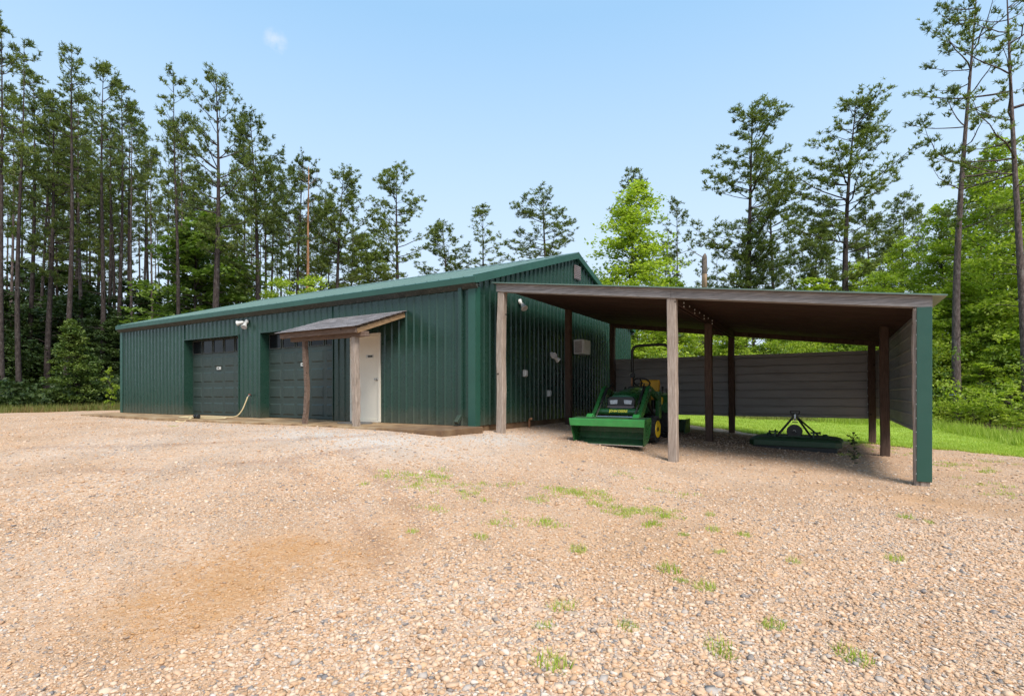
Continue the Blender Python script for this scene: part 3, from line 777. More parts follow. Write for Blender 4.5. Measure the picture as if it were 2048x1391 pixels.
hribbed(.06, lambda y: zr(XR) + .10, YF + .02, YB + .09, lambda a_, d, z: (SW - d, a_, z)).build('side_wall', M['galv'], cp)
hribbed(.06, lambda y: zr(XR) + .10, YF + .02, YB + .09, lambda a_, d, z: (SW + .006 - d, a_, z)).build('side_cladding', M['siding'], cp)
gF = H(XR, YF)
tr = MB().box(XR - .045, XR + .115, YF - .105, YF - .092, gF + .055, zr(XR) + .0)
tr.box(XR + .1025, XR + .115, YF - .092, YF + .14, gF + .055, zr(XR) + .0)
tr.build('corner_trim', M['trim'], cp, bevel=.006)
MB().box(XR + .0, XR + .095, YF - .09, YF + .0, gF - .06, zr(XR) - .002).build('trim_backing', M['wpost'], cp)
sn = MB()
for k in range(8): sn.box(XR - .245, XR - .2335, YB - .01, YB + .012, .18 + k * .19, .202 + k * .19)  # light through holes in the trim, put in as pale squares
for k in range(12): sn.box(XR - .052, XR - .046, YF - .100, YF - .094, gF + .15 + k * .18, gF + .16 + k * .18)
sn = sn.build('screws_and_light_dots', M['nail_and_light_dot'], cp); sn['kind'] = 'stuff'

# ------------------------------------------------------------------ tractor (faces -y)
TX, TY = 2.33, 2.0
gt = H(TX, TY) + .0
TR = thing('tractor', 'small green tractor with yellow seat, roll bar and a front loader bucket', 'tractor', (TX, TY, gt), 0)
def wheel(x, y, r, w, rim, name='wheel'):
    s = 1 if x > 0 else -1
    ty = MB().lathe([(-w / 2, rim * 1.0), (-w / 2, r * .88), (-w * .42, r * .96), (-w * .2, r), (w * .2, r), (w * .42, r * .96), (w / 2, r * .88), (w / 2, rim * 1.0)], (x, y, r), 'x', 36)
    nl = 18
    for k in range(nl):
        for sd in (-1, 1):
            a0 = 2 * PI * (k + (.5 if sd > 0 else 0)) / nl; a1 = a0 + .16
            p = lambda a_, rr_, xx: (x + xx, y + rr_ * math.cos(a_), r + rr_ * math.sin(a_))
            ty.bar(p(a0, r * 1.0, sd * w * .48), p(a1, r * 1.012, sd * .01), .03, .03)
    t_ = ty.build(name, M['rubber'], TR)
    MB().lathe([(-s * w * .2, rim * .3), (s * w * .52, rim * .35), (s * w * .515, rim * .6), (s * w * .525, rim * .82), (s * w * .55, rim * .95), (s * w * .56, rim * 1.04), (s * w * .5, rim * 1.08), (s * w * .3, rim * 1.02)], (x, y, r), 'x', 32).build('rim', M['tyellow'], t_, smooth=False)
    MB().lathe([(s * w * .52, .035), (s * w * .57, .035), (s * w * .58, .02)], (x, y, r), 'x', 12).build('hub', M['black'], t_)
for s in (-1, 1):
    wheel(s * .50, 0, .245, .20, .155)
    wheel(s * .46, 1.32, .36, .26, .20)
# chassis, axles
MB().box(-.16, .16, -.30, 1.7, .30, .52).box(-.40, .40, -.06, .06, .20, .30).box(-.38, .38, 1.34, 1.5, .30, .44).build('chassis', M['black'], TR, bevel=.01)
# hood: lofted sections
hood = MB(); secs = [(-.36, .25, .70, .86), (-.34, .27, .60, .90), (-.15, .285, .56, .96), (.25, .29, .54, 1.02), (.62, .29, .54, 1.06), (.64, .28, .54, 1.05)]
vs = []; nn = 12
for (y, hw, z0, z1) in secs:
    ring = [(-hw, z0), (-hw, z0 + (z1 - z0) * .45), (-hw * .98, z0 + (z1 - z0) * .78), (-hw * .80, z1 - .025), (-hw * .42, z1), (0, z1 + .008)]
    ring += [(-p[0], p[1]) for p in ring[-2::-1]]
    vs += [(p[0], y, p[1]) for p in ring]
nn = 11
fs = []
for i in range(len(secs) - 1):
    for k in range(nn - 1): fs.append((i * nn + k, i * nn + k + 1, (i + 1) * nn + k + 1, (i + 1) * nn + k))
fs += [tuple(range(nn)), tuple((len(secs) - 1) * nn + k for k in range(nn))]
hood.add(vs, fs); hd = hood.build('hood', M['tgreen'], TR)
gr = MB().prism([(-.255, .55), (.255, .55), (.275, .80), (.235, .872), (-.235, .872), (-.275, .80)], 'y', -.41, -.33)
gr = gr.build('grille', M['black'], TR, bevel=.012)
gs = MB()
for k in range(6): gs.box(-.22, .22, -.418, -.4105, .565 + k * .022, .572 + k * .022)
gs.box(-.27, .27, -.428, -.4105, .672, .690); gs.build('grille_bars', M['vent'], gr)
for s in (-1, 1):
    MB().prism([(s * .07, .735), (s * .21, .728), (s * .225, .805), (s * .062, .815)], 'y', -.425, -.4105).build('headlight', M['lamp'], TR, bevel=.006)
# front bumper plate / weight bracket
MB().box(-.26, .26, -.42, -.30, .34, .52).build('bumper', M['black'], TR, bevel=.015)
# dash, steering wheel, floor, fenders, seat
MB().prism([(.66, .55), (.86, .55), (.80, 1.10), (.66, 1.08)], 'x', -.22, .22).build('dashboard', M['black'], TR, bevel=.015)
cx = Vector((0, .93, 1.17)); tilt = Matrix.Rotation(-.6, 3, 'X')
ring = [cx + tilt @ Vector((.17 * math.cos(k * PI / 12), .17 * math.sin(k * PI / 12), 0)) for k in range(25)]
stw = MB().tube(ring, .016, 8, False).tube([cx, Vector((0, .80, 1.02))], .02, 8)
for k in range(3):
    a_ = k * 2 * PI / 3 + .5; stw.bar(cx, cx + tilt @ Vector((.165 * math.cos(a_), .165 * math.sin(a_), 0)), .022, .012)
stw.build('steering_wheel', M['black'], TR)
MB().box(-.42, .42, .62, 1.15, .44, .47).build('footplate', M['black'], TR, bevel=.008)
for s in (-1, 1):
    fe = MB(); pr_ = [(1.00, .42), (1.02, .74), (1.12, .90), (1.35, .96), (1.66, .93), (1.76, .82), (1.73, .74), (1.60, .84), (1.35, .87), (1.16, .80), (1.08, .62), (1.08, .42)]
    x0, x1 = (.28, .575) if s > 0 else (-.575, -.28)
    fe.prism(pr_, 'x', x0, x1)
    f_ = fe.build('fender', M['tgreen'], TR, bevel=.012)
    MB().prism([(1.00, .36), (1.02, .74), (1.12, .90), (1.35, .96), (1.66, .93), (1.74, .36)], 'x', s * .27, s * .279).build('inner_panel', M['tgreen'], f_)
    MB().box(min(s * .40, s * .46), max(s * .40, s * .46), 1.56, 1.60, .97, 1.08).build('tail_light', M['red'], f_, bevel=.008)
    lv = MB().tube([(s * .40, 1.10, .93), (s * .41, 1.06, 1.05)], .012, 8).tube([(s * .41, 1.065, 1.04), (s * .412, 1.05, 1.08)], .022, 8).tube([(s * .46, 1.18, .95), (s * .46, 1.15, 1.04)], .012, 8)
    lv.build('control_lever', M['black'], TR)
MB().prism([(1.02, .80), (1.05, .92), (1.40, .90), (1.46, .80)], 'x', -.23, .23).build('seat', M['seat'], TR, bevel=.035)
MB().prism([(1.38, .88), (1.50, 1.24), (1.56, 1.25), (1.60, 1.18), (1.52, .86)], 'x', -.22, .22).build('backrest', M['seat'], TR, bevel=.04)
MB().box(-.24, .24, 1.0, 1.55, .60, .80).build('seat_base', M['black'], TR, bevel=.02)
MB().box(.27, .42, .98, 1.08, .70, .86).build('hand_brake_panel', M['tyellow'], TR, bevel=.02)
# roll bar
rb = smooth_path([(-.42, 1.62, .50), (-.42, 1.60, 1.0), (-.42, 1.56, 1.80), (-.40, 1.555, 1.95), (-.30, 1.55, 2.02), (0, 1.55, 2.03), (.30, 1.55, 2.02), (.40, 1.555, 1.95), (.42, 1.56, 1.80), (.42, 1.60, 1.0), (.42, 1.62, .50)], 6)
rb_ = MB().tube(rb, .033, 10).build('roll_bar', M['black'], TR, smooth=True)
for s in (-1, 1):
    MB().box(s * .42 - .045, s * .42 + .045, 1.54, 1.64, 1.30, 1.40).build('hinge_bracket', M['black'], rb_, bevel=.01)
    MB().tube([(s * .42 - .06, 1.53, 1.38), (s * .42 + .02, 1.52, 1.42)], .010, 8).build('hinge_pin', M['steel'], rb_)
MB().box(-.43, -.40, 1.50, 1.53, 1.02, 1.30).build('warning_triangle', M['barkred'], rb_)
# loader
for s in (-1, 1):
    x = s * .45
    arm = MB().prism([(-.80, .36), (-.90, .42), (-.62, .62), (-.22, 1.02), (-.10, 1.09), (.05, 1.06), (.62, .86), (.60, .76), (.05, .93), (-.10, .92), (-.50, .52)], 'x', x - .035, x + .035)
    ar = arm.build('loader_arm', M['tgreen'], TR, bevel=.008)
    MB().tube([(x - .045, -.10, 1.00), (x + .045, -.10, 1.00)], .03, 12).build('pivot_pin', M['steel'], ar)
    MB().box(x - .04, x + .04, .50, .68, .42, .98).build('loader_mast', M['tgreen'], TR, bevel=.01)
    xi = x - s * .075
    cy = MB().tube([(xi, .50, .52), (xi, .05, .78)], .032, 10).build('lift_cylinder', M['black'], TR, smooth=False)
    MB().tube([(xi, .05, .78), (xi, -.25, .95)], .016, 10).build('piston_rod', M['steel'], cy)
    cy = MB().tube([(xi, -.16, 1.04), (xi, -.48, .74)], .028, 10).build('tilt_cylinder', M['black'], TR)
    MB().tube([(xi, -.48, .74), (xi, -.76, .50)], .015, 10).build('piston_rod', M['steel'], cy)
    hs = MB()
    for q in range(2):
        hs.tube(smooth_path([(xi - s * .03, -.10 - q * .05, 1.05), (xi - s * .05, .02, 1.13 - q * .04), (xi - s * .06, .12, 1.0), (xi - s * .05, .10, .8)], 6), .011, 6)
    hs.build('hydraulic_hose', M['black'], TR, smooth=True)
    for q, (yy, zz) in enumerate(((-.12, .985), (-.36, .80), (-.56, .60))):
        MB().box(x - s * .040 - .012, x - s * .040 + .012, yy - .025, yy + .025, zz - .012, zz + .02).build('hose_clip', M['steel'], ar)
    kn = MB().prism([(-.95, .36), (-.78, .36), (-.74, .52), (-.86, .56), (-.98, .46)], 'x', x - .06, x + .06)
    kn.build('bucket_hook', M['tgreen_lit'], TR, bevel=.01)
ct = MB().lathe([(-.415, .066), (.415, .066)], (0, -.50, .585), 'x', 24)
ct = ct.build('cross_tube', M['tgreen'], TR, smooth=False)
MB().tube([(-.40, -.74, .50), (.40, -.74, .50)], .014, 10).build('torque_bar', M['steel'], TR)
# lettering on the cross tube
cu = bpy.data.curves.new('lettering', 'FONT'); cu.body = 'JOHN DEERE'; cu.size = .062; cu.align_x = 'CENTER'; cu.align_y = 'CENTER'; cu.extrude = .002; cu.offset = .0022
tmp = bpy.data.objects.new('lettering', cu); COL.objects.link(tmp)
bpy.context.view_layer.update()
me = bpy.data.meshes.new_from_object(tmp.evaluated_get(bpy.context.evaluated_depsgraph_get()))
bpy.data.objects.remove(tmp)
co = np.empty(len(me.vertices) * 3, np.float32); me.vertices.foreach_get('co', co); co = co.reshape(-1, 3)
ang = co[:, 1] / .067 + .22; rr_ = .0672 + co[:, 2]
new = np.stack([co[:, 0] * 1.02, -.50 - rr_ * np.cos(ang), .585 + rr_ * np.sin(ang)], 1)
me.vertices.foreach_set('co', new.astype(np.float32).ravel()); me.update(); me.materials.clear()
link('lettering', me, M['yellowtext'], ct)
# bucket
wt, wb = .705, .655
sec_ = [(-1.22, .47), (-.86, .50), (-.80, .42), (-.80, .22), (-.86, .09), (-.98, .02), (-1.12, .0)]
secI = [(-1.20, .455), (-.87, .485), (-.815, .415), (-.815, .225), (-.872, .105), (-.985, .035), (-1.12, .012)]
def wx(z): return wb + (wt - wb) * min(1, z / .47)
bk = MB()
for A_, flip in ((sec_, False), (secI, True)):
    for (p, q) in zip(A_, A_[1:]):
        bk.add([(-wx(p[1]), p[0], p[1]), (wx(p[1]), p[0], p[1]), (wx(q[1]), q[0], q[1]), (-wx(q[1]), q[0], q[1])], [(0, 1, 2, 3)])
for (p, q) in ((sec_[-1], secI[-1]),):
    bk.add([(-wx(0), p[0], p[1]), (wx(0), p[0], p[1]), (wx(0), q[0], q[1]), (-wx(0), q[0], q[1])], [(0, 1, 2, 3)])
bko = bk.build('bucket', M['tgreen_d'], TR, smooth=True)
for s in (-1, 1):
    pts = sec_ + [(-1.18, .25)]
    v = [(s * wx(p[1]), p[0], p[1]) for p in pts] + [(s * (wx(p[1]) + .012), p[0], p[1]) for p in pts]; n_ = len(pts)
    MB().add(v, [tuple(range(n_)), tuple(range(n_, 2 * n_))[::-1]] + [(i, (i + 1) % n_, n_ + (i + 1) % n_, n_ + i) for i in range(n_)]).build('side_plate', M['tgreen'], bko)
rim_ = MB().add([(sx * (wx(z) + .013), y, z) for (y, z) in ((-1.225, .48), (-1.245, .47), (-1.228, .345), (-1.208, .34)) for sx in (-1, 1)],
                [(0, 1, 3, 2), (2, 3, 5, 4), (4, 5, 7, 6), (6, 7, 1, 0), (0, 2, 4, 6), (1, 7, 5, 3)])
rim_.build('top_rim', M['tgreen_lit'], bko, bevel=.004)
MB().box(-wb, wb, -1.135, -1.121, .0, .016).build('cutting_edge', M['steel'], bko)
bb = thing('box_blade', 'low green box blade on the ground behind the tractor', 'box blade', (TX, TY + 2.15, H(TX, TY + 2.15)))
MB().box(-.66, .66, .20, .23, .0, .30).box(-.66, .66, -.02, .0, .05, .28).build('blade', M['mower'], bb, bevel=.006)
for s in (-1, 1): MB().prism([(-.25, 0), (.28, 0), (.28, .32), (-.15, .32)], 'x', s * .66, s * .68).build('end_plate', M['mower'], bb, bevel=.004)
MB().bar((-.3, -.02, .28), (0, -.12, .75), .04, .03).bar((.3, -.02, .28), (0, -.12, .75), .04, .03).bar((0, -.12, .75), (0, .22, .3), .04, .03).build('hitch_frame', M['mower'], bb)

# ------------------------------------------------------------------ finish mower
mx_, my_ = 5.22, 3.80
mw = thing('rotary_mower', 'dark green tractor mower deck with a black gearbox lying on the gravel', 'mower', (mx_, my_, H(mx_, my_)), math.radians(-3))
pl = [(-.80, -.42), (-.70, -.55), (.70, -.55), (.80, -.42), (.80, .30), (.55, .62), (-.55, .62), (-.80, .30)]
def ring_(sc1, z, p=pl): return [(x * sc1, y * sc1, z) for x, y in p]
dk = MB(); v = ring_(1.0, .07) + ring_(1.0, .17) + ring_(.94, .215) + ring_(.84, .235); f = []
for i in range(3):
    for k in range(8): f.append((i * 8 + k, i * 8 + (k + 1) % 8, (i + 1) * 8 + (k + 1) % 8, (i + 1) * 8 + k))
f += [tuple(range(24, 32)), tuple(range(8))[::-1]]
dk.add(v, f).build('deck', M['mower'], mw, bevel=.008)
MB().prism([(-.72, -.50), (.72, -.50), (.72, .40), (-.72, .40)], 'z', -.02, .068).build('underdeck_block', M['black'], mw)  # solid black block filling the space under the deck
MB().box(-.34, .34, -.35, -.30, .236, .262).build('deck_rib', M['mower'], mw, bevel=.004)
gb = MB().lathe([(.235, .15), (.27, .15), (.28, .11), (.30, .12), (.36, .125), (.41, .10), (.44, .05)], (0, -.10, 0), 'z', 20).lathe([(-.30, .03), (-.30, .03)], (0, -.1, .34), 'y', 12)
gb.lathe([(-.19, .135), (-.17, .14), (-.05, .10), (.02, .08)], (0, -.14, .345), 'y', 20)
gb = gb.build('gearbox', M['black'], mw)
MB().lathe([(-.005, .03), (.015, .03)], (0, -.345, .345), 'y', 12).build('drive_shaft', M['steel'], gb)
af = MB()
for s in (-1, 1):
    af.bar((s * .30, -.36, .24), (s * .035, -.20, .62), .035, .025)
    af.bar((s * .035, -.20, .62), (s * .36, .30, .25), .03, .022)
af.bar((-.05, -.2, .52), (.05, -.2, .52), .02, .02).box(-.055, -.035, -.23, -.17, .56, .70).box(.035, .055, -.23, -.17, .56, .70)
af.build('hitch_frame', M['black'], mw)
MB().tube([(-.08, -.2, .69), (.08, -.2, .69)], .012, 8).tube([(-.09, -.22, .74), (.09, -.22, .74)], .008, 8).bar((-.07, -.2, .69), (-.085, -.22, .74), .012, .012).bar((.07, -.2, .69), (.085, -.22, .74), .012, .012).build('hitch_pin', M['black'], mw)
MB().tube([(0, -.2, .55), (0, -.205, .60), (0, -.2, .68)], .02, 8).build('top_link', M['steel'], mw)
for s in (-1, 1):
    MB().prism([(-.42, .236), (-.26, .236), (-.30, .34), (-.36, .38), (-.41, .34)], 'x', s * .32, s * .345).build('hitch_lug', M['mower'], mw)
    MB().tube([(s * .28, -.365, .335), (s * .44, -.365, .335)], .016, 8).tube([(s * .43, -.365, .335), (s * .45, -.365, .335)], .03, 10).build('link_pin', M['black'], mw)
    MB().lathe([(0, .05), (.03, .05), (.05, .03)], (s * .5, .05, .236), 'z', 12).build('spindle_cap', M['mower'], mw)

# ------------------------------------------------------------------ trees
def unit(n_):
    v = rng.normal(size=(n_, 3)); return v / np.linalg.norm(v, axis=1, keepdims=True)
def needles(centers, dirs, per, ln, w):
    n_ = len(centers) * per
    c = np.repeat(centers, per, 0); d = np.repeat(dirs, per, 0)
    v = unit(n_) * .95 + d * .65 + np.array([0, 0, .3]); v /= np.linalg.norm(v, axis=1, keepdims=True)
    s = np.cross(v, unit(n_)); s /= np.maximum(np.linalg.norm(s, axis=1, keepdims=True), 1e-6)
    L = (ln * rng.uniform(.7, 1.25, n_))[:, None]
    b = c - d * (rng.uniform(0, .5, n_) * ln)[:, None]
    V = np.stack([b - s * w, b + s * w, b + v * L + s * w * .35, b + v * L - s * w * .35], 1).reshape(-1, 3)
    t = np.repeat(np.clip(np.repeat(rng.uniform(.1, .9, len(centers)), per) + rng.normal(0, .12, n_), 0, 1), 4)
    return V, t
def pine_meshes(seed, Ht, cb, spread, dens=1.0, top=.6, droop=0., rbase=.17, dead=8, per=9, lean=.4, ln=.175, whorl=.5, cl=(3, 4, 5, 6)):
    global rng
    rng_save = rng; rng = np.random.default_rng(seed); r = random.Random(seed)
    a0 = r.uniform(0, 2 * PI); ph = r.uniform(0, 6)
    def axis(h):
        t_ = h / Ht
        return Vector((lean * (t_ ** 1.5) * math.cos(a0) + .12 * math.sin(t_ * 5 + ph), lean * (t_ ** 1.5) * math.sin(a0) + .12 * math.cos(t_ * 4 + ph) - .12 * math.cos(ph), h))
    tk = MB()
    hs = [0, .15, .5, 1.2] + [Ht * k / 14 for k in range(2, 15)]
    hs = sorted(set(hs))
    tk.tube([axis(h) for h in hs], [rbase * (1.35 if h == 0 else 1.12 if h < .3 else 1) * max(.06, 1 - (h / Ht) ** 1.15 * .96) for h in hs], 9)
    br = MB(); cen = []; dr_ = []
    h = Ht * cb
    while h < Ht - .15:
        t_ = (h - Ht * cb) / (Ht * (1 - cb))
        shape = min(1, .5 + t_ * 2.0) * max(.10, 1 - max(0, t_ - .15) ** 2.2 * 1.38) ** .75
        for k in range(r.choice((2, 3, 3, 4)) if dens > .6 else r.choice((1, 2, 2))):
            az = r.uniform(0, 2 * PI); L = spread * shape * r.uniform(.5, 1.12)
            if r.random() < .07: L *= 1.35
            if L < .25: L = .25
            up = (.10 + t_ * top + r.uniform(-.12, .15)) - droop * (1 - t_)
            p = axis(h); pts = [p]; nseg = 6
            for q in range(nseg):
                e = up + (q / nseg) * .5
                az2 = az + r.uniform(-.25, .25)
                p = p + Vector((math.cos(az2) * math.cos(e), math.sin(az2) * math.cos(e), math.sin(e))) * (L / nseg); pts.append(p)
            r0 = .010 + .0095 * L
            br.tube(pts, [r0 * (1 - .8 * q / nseg) for q in range(nseg + 1)], 4, False)
            nt_ = max(2, int(L * 3.4 * dens))
            for q in range(nt_):
                s_ = (.30 + .70 * (q + r.random()) / nt_) * nseg
                i = min(int(s_), nseg - 1); b_ = pts[i].lerp(pts[i + 1], s_ - i); dd = (pts[i + 1] - pts[i]).normalized()
                az3 = az + r.choice((-1, 1)) * r.uniform(.4, 1.2)
                tw = Vector((math.cos(az3), math.sin(az3), r.uniform(.05, .6))).normalized(); TL = r.uniform(.2, .55) * min(1.2, .5 + L * .3)
                e_ = b_ + tw * TL
                br.tube([b_, e_], [.008, .004], 3, False)
                cen.append(e_); dr_.append((tw + Vector((0, 0, .3))).normalized())
                for _ in range(r.choice(cl)):
                    cen.append(b_.lerp(e_, r.uniform(.6, 1.08)) + Vector((r.gauss(0, .10), r.gauss(0, .10), r.gauss(.08, .09)))); dr_.append((tw * .5 + Vector((r.uniform(-.6, .6), r.uniform(-.6, .6), .8))).normalized())
            cen.append(pts[-1]); dr_.append((pts[-1] - pts[-2]).normalized())
        h += whorl * r.uniform(.6, 1.3) * (1.0 if t_ < .7 else .7)
    for k in range(5): cen.append(axis(Ht - .1 * k)); dr_.append(Vector((0, 0, 1)))
    for k in range(dead):
        h = r.uniform(Ht * .18, Ht * cb); az = r.uniform(0, 2 * PI); L = r.uniform(.4, 1.6); e = r.uniform(-.1, .5)
        p = axis(h); q = p + Vector((math.cos(az), math.sin(az), e)) * L * .5; q2 = q + Vector((math.cos(az + .3), math.sin(az + .3), e - .2)) * L * .5
        br.tube([p, q, q2], [.02, .012, .005], 4, False)
    V, t_ = needles(np.array(cen), np.array(dr_), per, ln, .019)
    tk.add(br.v, br.f)
    mt = bpy.data.meshes.new('trunk'); mt.from_pydata(tk.v, [], tk.f); mt.polygons.foreach_set('use_smooth', [True] * len(mt.polygons))
    mc = np_mesh('crown', V, 4, t_)
    rng = rng_save
    return (mt, mc)
def leaves(cen, nrm, size, asp=.55):
    n_ = len(cen)
    u = np.cross(nrm, unit(n_)); u /= np.maximum(np.linalg.norm(u, axis=1, keepdims=True), 1e-6); w = np.cross(nrm, u)
    s = size[:, None]
    return np.stack([cen - u * s, cen - w * s * asp, cen + u * s, cen + w * s * asp], 1).reshape(-1, 3)
def broad_meshes(seed, Ht, spread, nclump, per, lsize=.10, base=.12, cone=.5, flat=.45, trunk_r=.09, up=.35, shell=.45):
    global rng
    rng_save = rng; rng = np.random.default_rng(seed); r = random.Random(seed)
    tk = MB(); ph = r.uniform(0, 6)
    ax = lambda h: Vector((.15 * math.sin(h * .6 + ph), .15 * math.cos(h * .5 + ph), h))
    tk.tube([ax(Ht * .93 * k / 9) for k in range(10)], [trunk_r * (1.2 if k == 0 else 1) * (1 - .92 * k / 9) for k in range(10)], 7)
    br = MB(); C = []; S = []
    for k in range(nclump):
        t_ = ((k + r.random()) / nclump)
        h = Ht * (base + (1 - base) * t_)
        prof = (1 - t_) ** cone * min(1, .55 + t_ * 3) if cone > 0 else math.sin(PI * min(.97, .12 + .85 * t_))
        az = r.uniform(0, 2 * PI); R_ = spread * prof * (shell + (1 - shell) * r.random()) * r.uniform(.75, 1.12)
        b_ = ax(max(.3, h - R_ * up)); e_ = ax(h) + Vector((math.cos(az) * R_, math.sin(az) * R_, r.uniform(-.2, .25)))
        md = b_.lerp(e_, .5) + Vector((0, 0, R_ * .08))
        br.tube([b_, md, e_], [.012 + .008 * R_, .009 + .004 * R_, .004], 4, False)
        C.append(e_); S.append(r.uniform(.35, .75) * (.55 + .45 * prof + .1) * spread / 2.2)
        if R_ > .8: C.append(md + Vector((r.uniform(-.2, .2), r.uniform(-.2, .2), .1))); S.append(S[-1] * .75)
    C = np.array(C); S = np.array(S); n_ = len(C) * per
    off = unit(n_) * (rng.uniform(0, 1, n_) ** .5)[:, None] * np.repeat(S, per)[:, None]; off[:, 2] *= flat
    # sprays: leaves gather along a few stems of each clump
    p = np.repeat(C, per, 0) + off
    nrm = unit(n_) * .75 + np.array([0, 0, .8]); nrm /= np.linalg.norm(nrm, axis=1, keepdims=True)
    V = leaves(p, nrm, lsize * rng.uniform(.6, 1.3, n_))
    tn = np.clip(np.repeat(rng.uniform(.05, .85, len(C)), per) + rng.normal(0, .14, n_), 0, 1)
    tk.add(br.v, br.f)
    mt = bpy.data.meshes.new('trunk'); mt.from_pydata(tk.v, [], tk.f); mt.polygons.foreach_set('use_smooth', [True] * len(mt.polygons))
    mc = np_mesh('crown', V, 4, np.repeat(tn, 4)); rng = rng_save
    return (mt, mc)
def with_mats(ms, bark, leaf):
    ms[0].materials.append(M[bark]); ms[1].materials.append(M[leaf]); return ms
KIND = {}
# name: (meshes, reference height)
def reg(k, ms, h, bark, leaf): KIND[k] = (with_mats(ms, bark, leaf), h)
reg('pA', pine_meshes(1, 20, .60, 1.9, .75, .7, rbase=.15, cl=(3, 4, 5), whorl=.7), 20, 'bark', 'needle')
reg('pA2', pine_meshes(2, 20, .56, 1.9, .7, .6, rbase=.16, cl=(3, 4, 5), whorl=.75), 20, 'bark', 'needle')
reg('pB', pine_meshes(3, 20, .52, 1.7, .6, .5, rbase=.14, dead=14, cl=(3, 4, 5), whorl=.8), 20, 'bark', 'needle')
reg('pB2', pine_meshes(13, 20, .66, 1.8, .8, .8, rbase=.16, dead=14, cl=(3, 4, 5), whorl=.65), 20, 'bark', 'needle')
reg('pC', pine_meshes(4, 20, .46, 3.6, .7, .8, rbase=.24, whorl=.75, lean=.2), 20, 'bark', 'needle')
reg('pD', pine_meshes(5, 20, .36, 3.1, 1.1, .55, rbase=.20, dead=6), 20, 'bark', 'needle')
reg('pD2', pine_meshes(6, 20, .40, 2.9, 1.1, .45, rbase=.19, dead=8, droop=.1), 20, 'bark', 'needle')
reg('pD3', pine_meshes(16, 20, .34, 3.8, 1.0, .6, rbase=.20, dead=6, droop=.12, whorl=.65), 20, 'bark', 'needle')
reg('pE', pine_meshes(7, 10, .08, 2.1, 1.2, .7, rbase=.10, dead=0, whorl=.42), 10, 'bark', 'needle')
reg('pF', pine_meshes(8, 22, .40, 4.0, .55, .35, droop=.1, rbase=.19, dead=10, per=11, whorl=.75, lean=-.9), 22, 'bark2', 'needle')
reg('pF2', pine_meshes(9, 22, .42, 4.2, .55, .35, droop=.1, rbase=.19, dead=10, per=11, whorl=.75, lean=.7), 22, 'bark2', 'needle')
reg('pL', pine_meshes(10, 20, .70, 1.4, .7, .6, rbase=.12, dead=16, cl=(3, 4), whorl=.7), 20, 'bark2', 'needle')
reg('bA', broad_meshes(21, 11, 2.6, 150, 90, .072, .10, .55, .45), 11, 'bark', 'leaf_b')
reg('bB', broad_meshes(22, 10, 2.7, 125, 85, .072, .08, 0, .4), 10, 'bark', 'leaf_b')
reg('bC', broad_meshes(23, 6, 2.2, 85, 90, .065, .05, 0, .4, .05), 6, 'bark', 'leaf_b')
reg('mA', broad_meshes(24, 9, 2.4, 140, 60, .10, .12, .4, .35), 9, 'bark', 'leaf_m')
reg('mB', broad_meshes(25, 7, 2.4, 110, 60, .095, .05, 0, .4, .06), 7, 'bark', 'leaf_m')
reg('dA', broad_meshes(26, 9, 2.4, 150, 60, .10, .04, .35, .5), 9, 'bark', 'leaf_d')
reg('dB', broad_meshes(27, 5, 2.2, 90, 60, .09, .03, 0, .5, .05), 5, 'bark', 'leaf_d')
reg('ced', broad_meshes(28, 4, 1.35, 170, 75, .055, .02, .75, .45, .05, .25, .3), 4, 'bark', 'cedar')
reg('sap', broad_meshes(29, 2.2, .7, 26, 28, .075, .15, 0, .5, .015), 2.2, 'bark', 'leaf_b')
NM = {'p': 'pine_tree', 'b': 'broadleaf_tree', 'm': 'broadleaf_tree', 'd': 'evergreen_tree', 'c': 'cedar_tree', 's': 'sapling'}
tr_rand = random.Random(99)
used_first = {}
def tree(k, px, Z, h, label, group=None, rz=None, wide=1.0, bark=None, leaf=None):
    ms, h0 = KIND[k]; x, y = P(px, Z); s = h / h0
    nm = NM[k[0]]
    t_ = thing(nm, label, {'pine_tree': 'pine tree', 'broadleaf_tree': 'tree', 'evergreen_tree': 'tree', 'cedar_tree': 'cedar', 'sapling': 'sapling'}[nm],
               (x, y, H(x, y) - .05), tr_rand.uniform(0, 2 * PI) if rz is None else rz, group)
    t_.scale = (s * wide, s * wide, s)
    for pn_, m_ in zip(('trunk', 'crown'), ms):
        o_ = bpy.data.objects.new(pn_, m_); COL.objects.link(o_); o_.parent = t_
        sw = bark if pn_ != 'crown' else leaf
        if sw: o_.material_slots[0].link = 'OBJECT'; o_.material_slots[0].material = M[sw]
    return t_
def hy(ytop, Z, px):
    x, y = P(px, Z); return (787 - ytop) / F * Z + .62 - H(x, y)
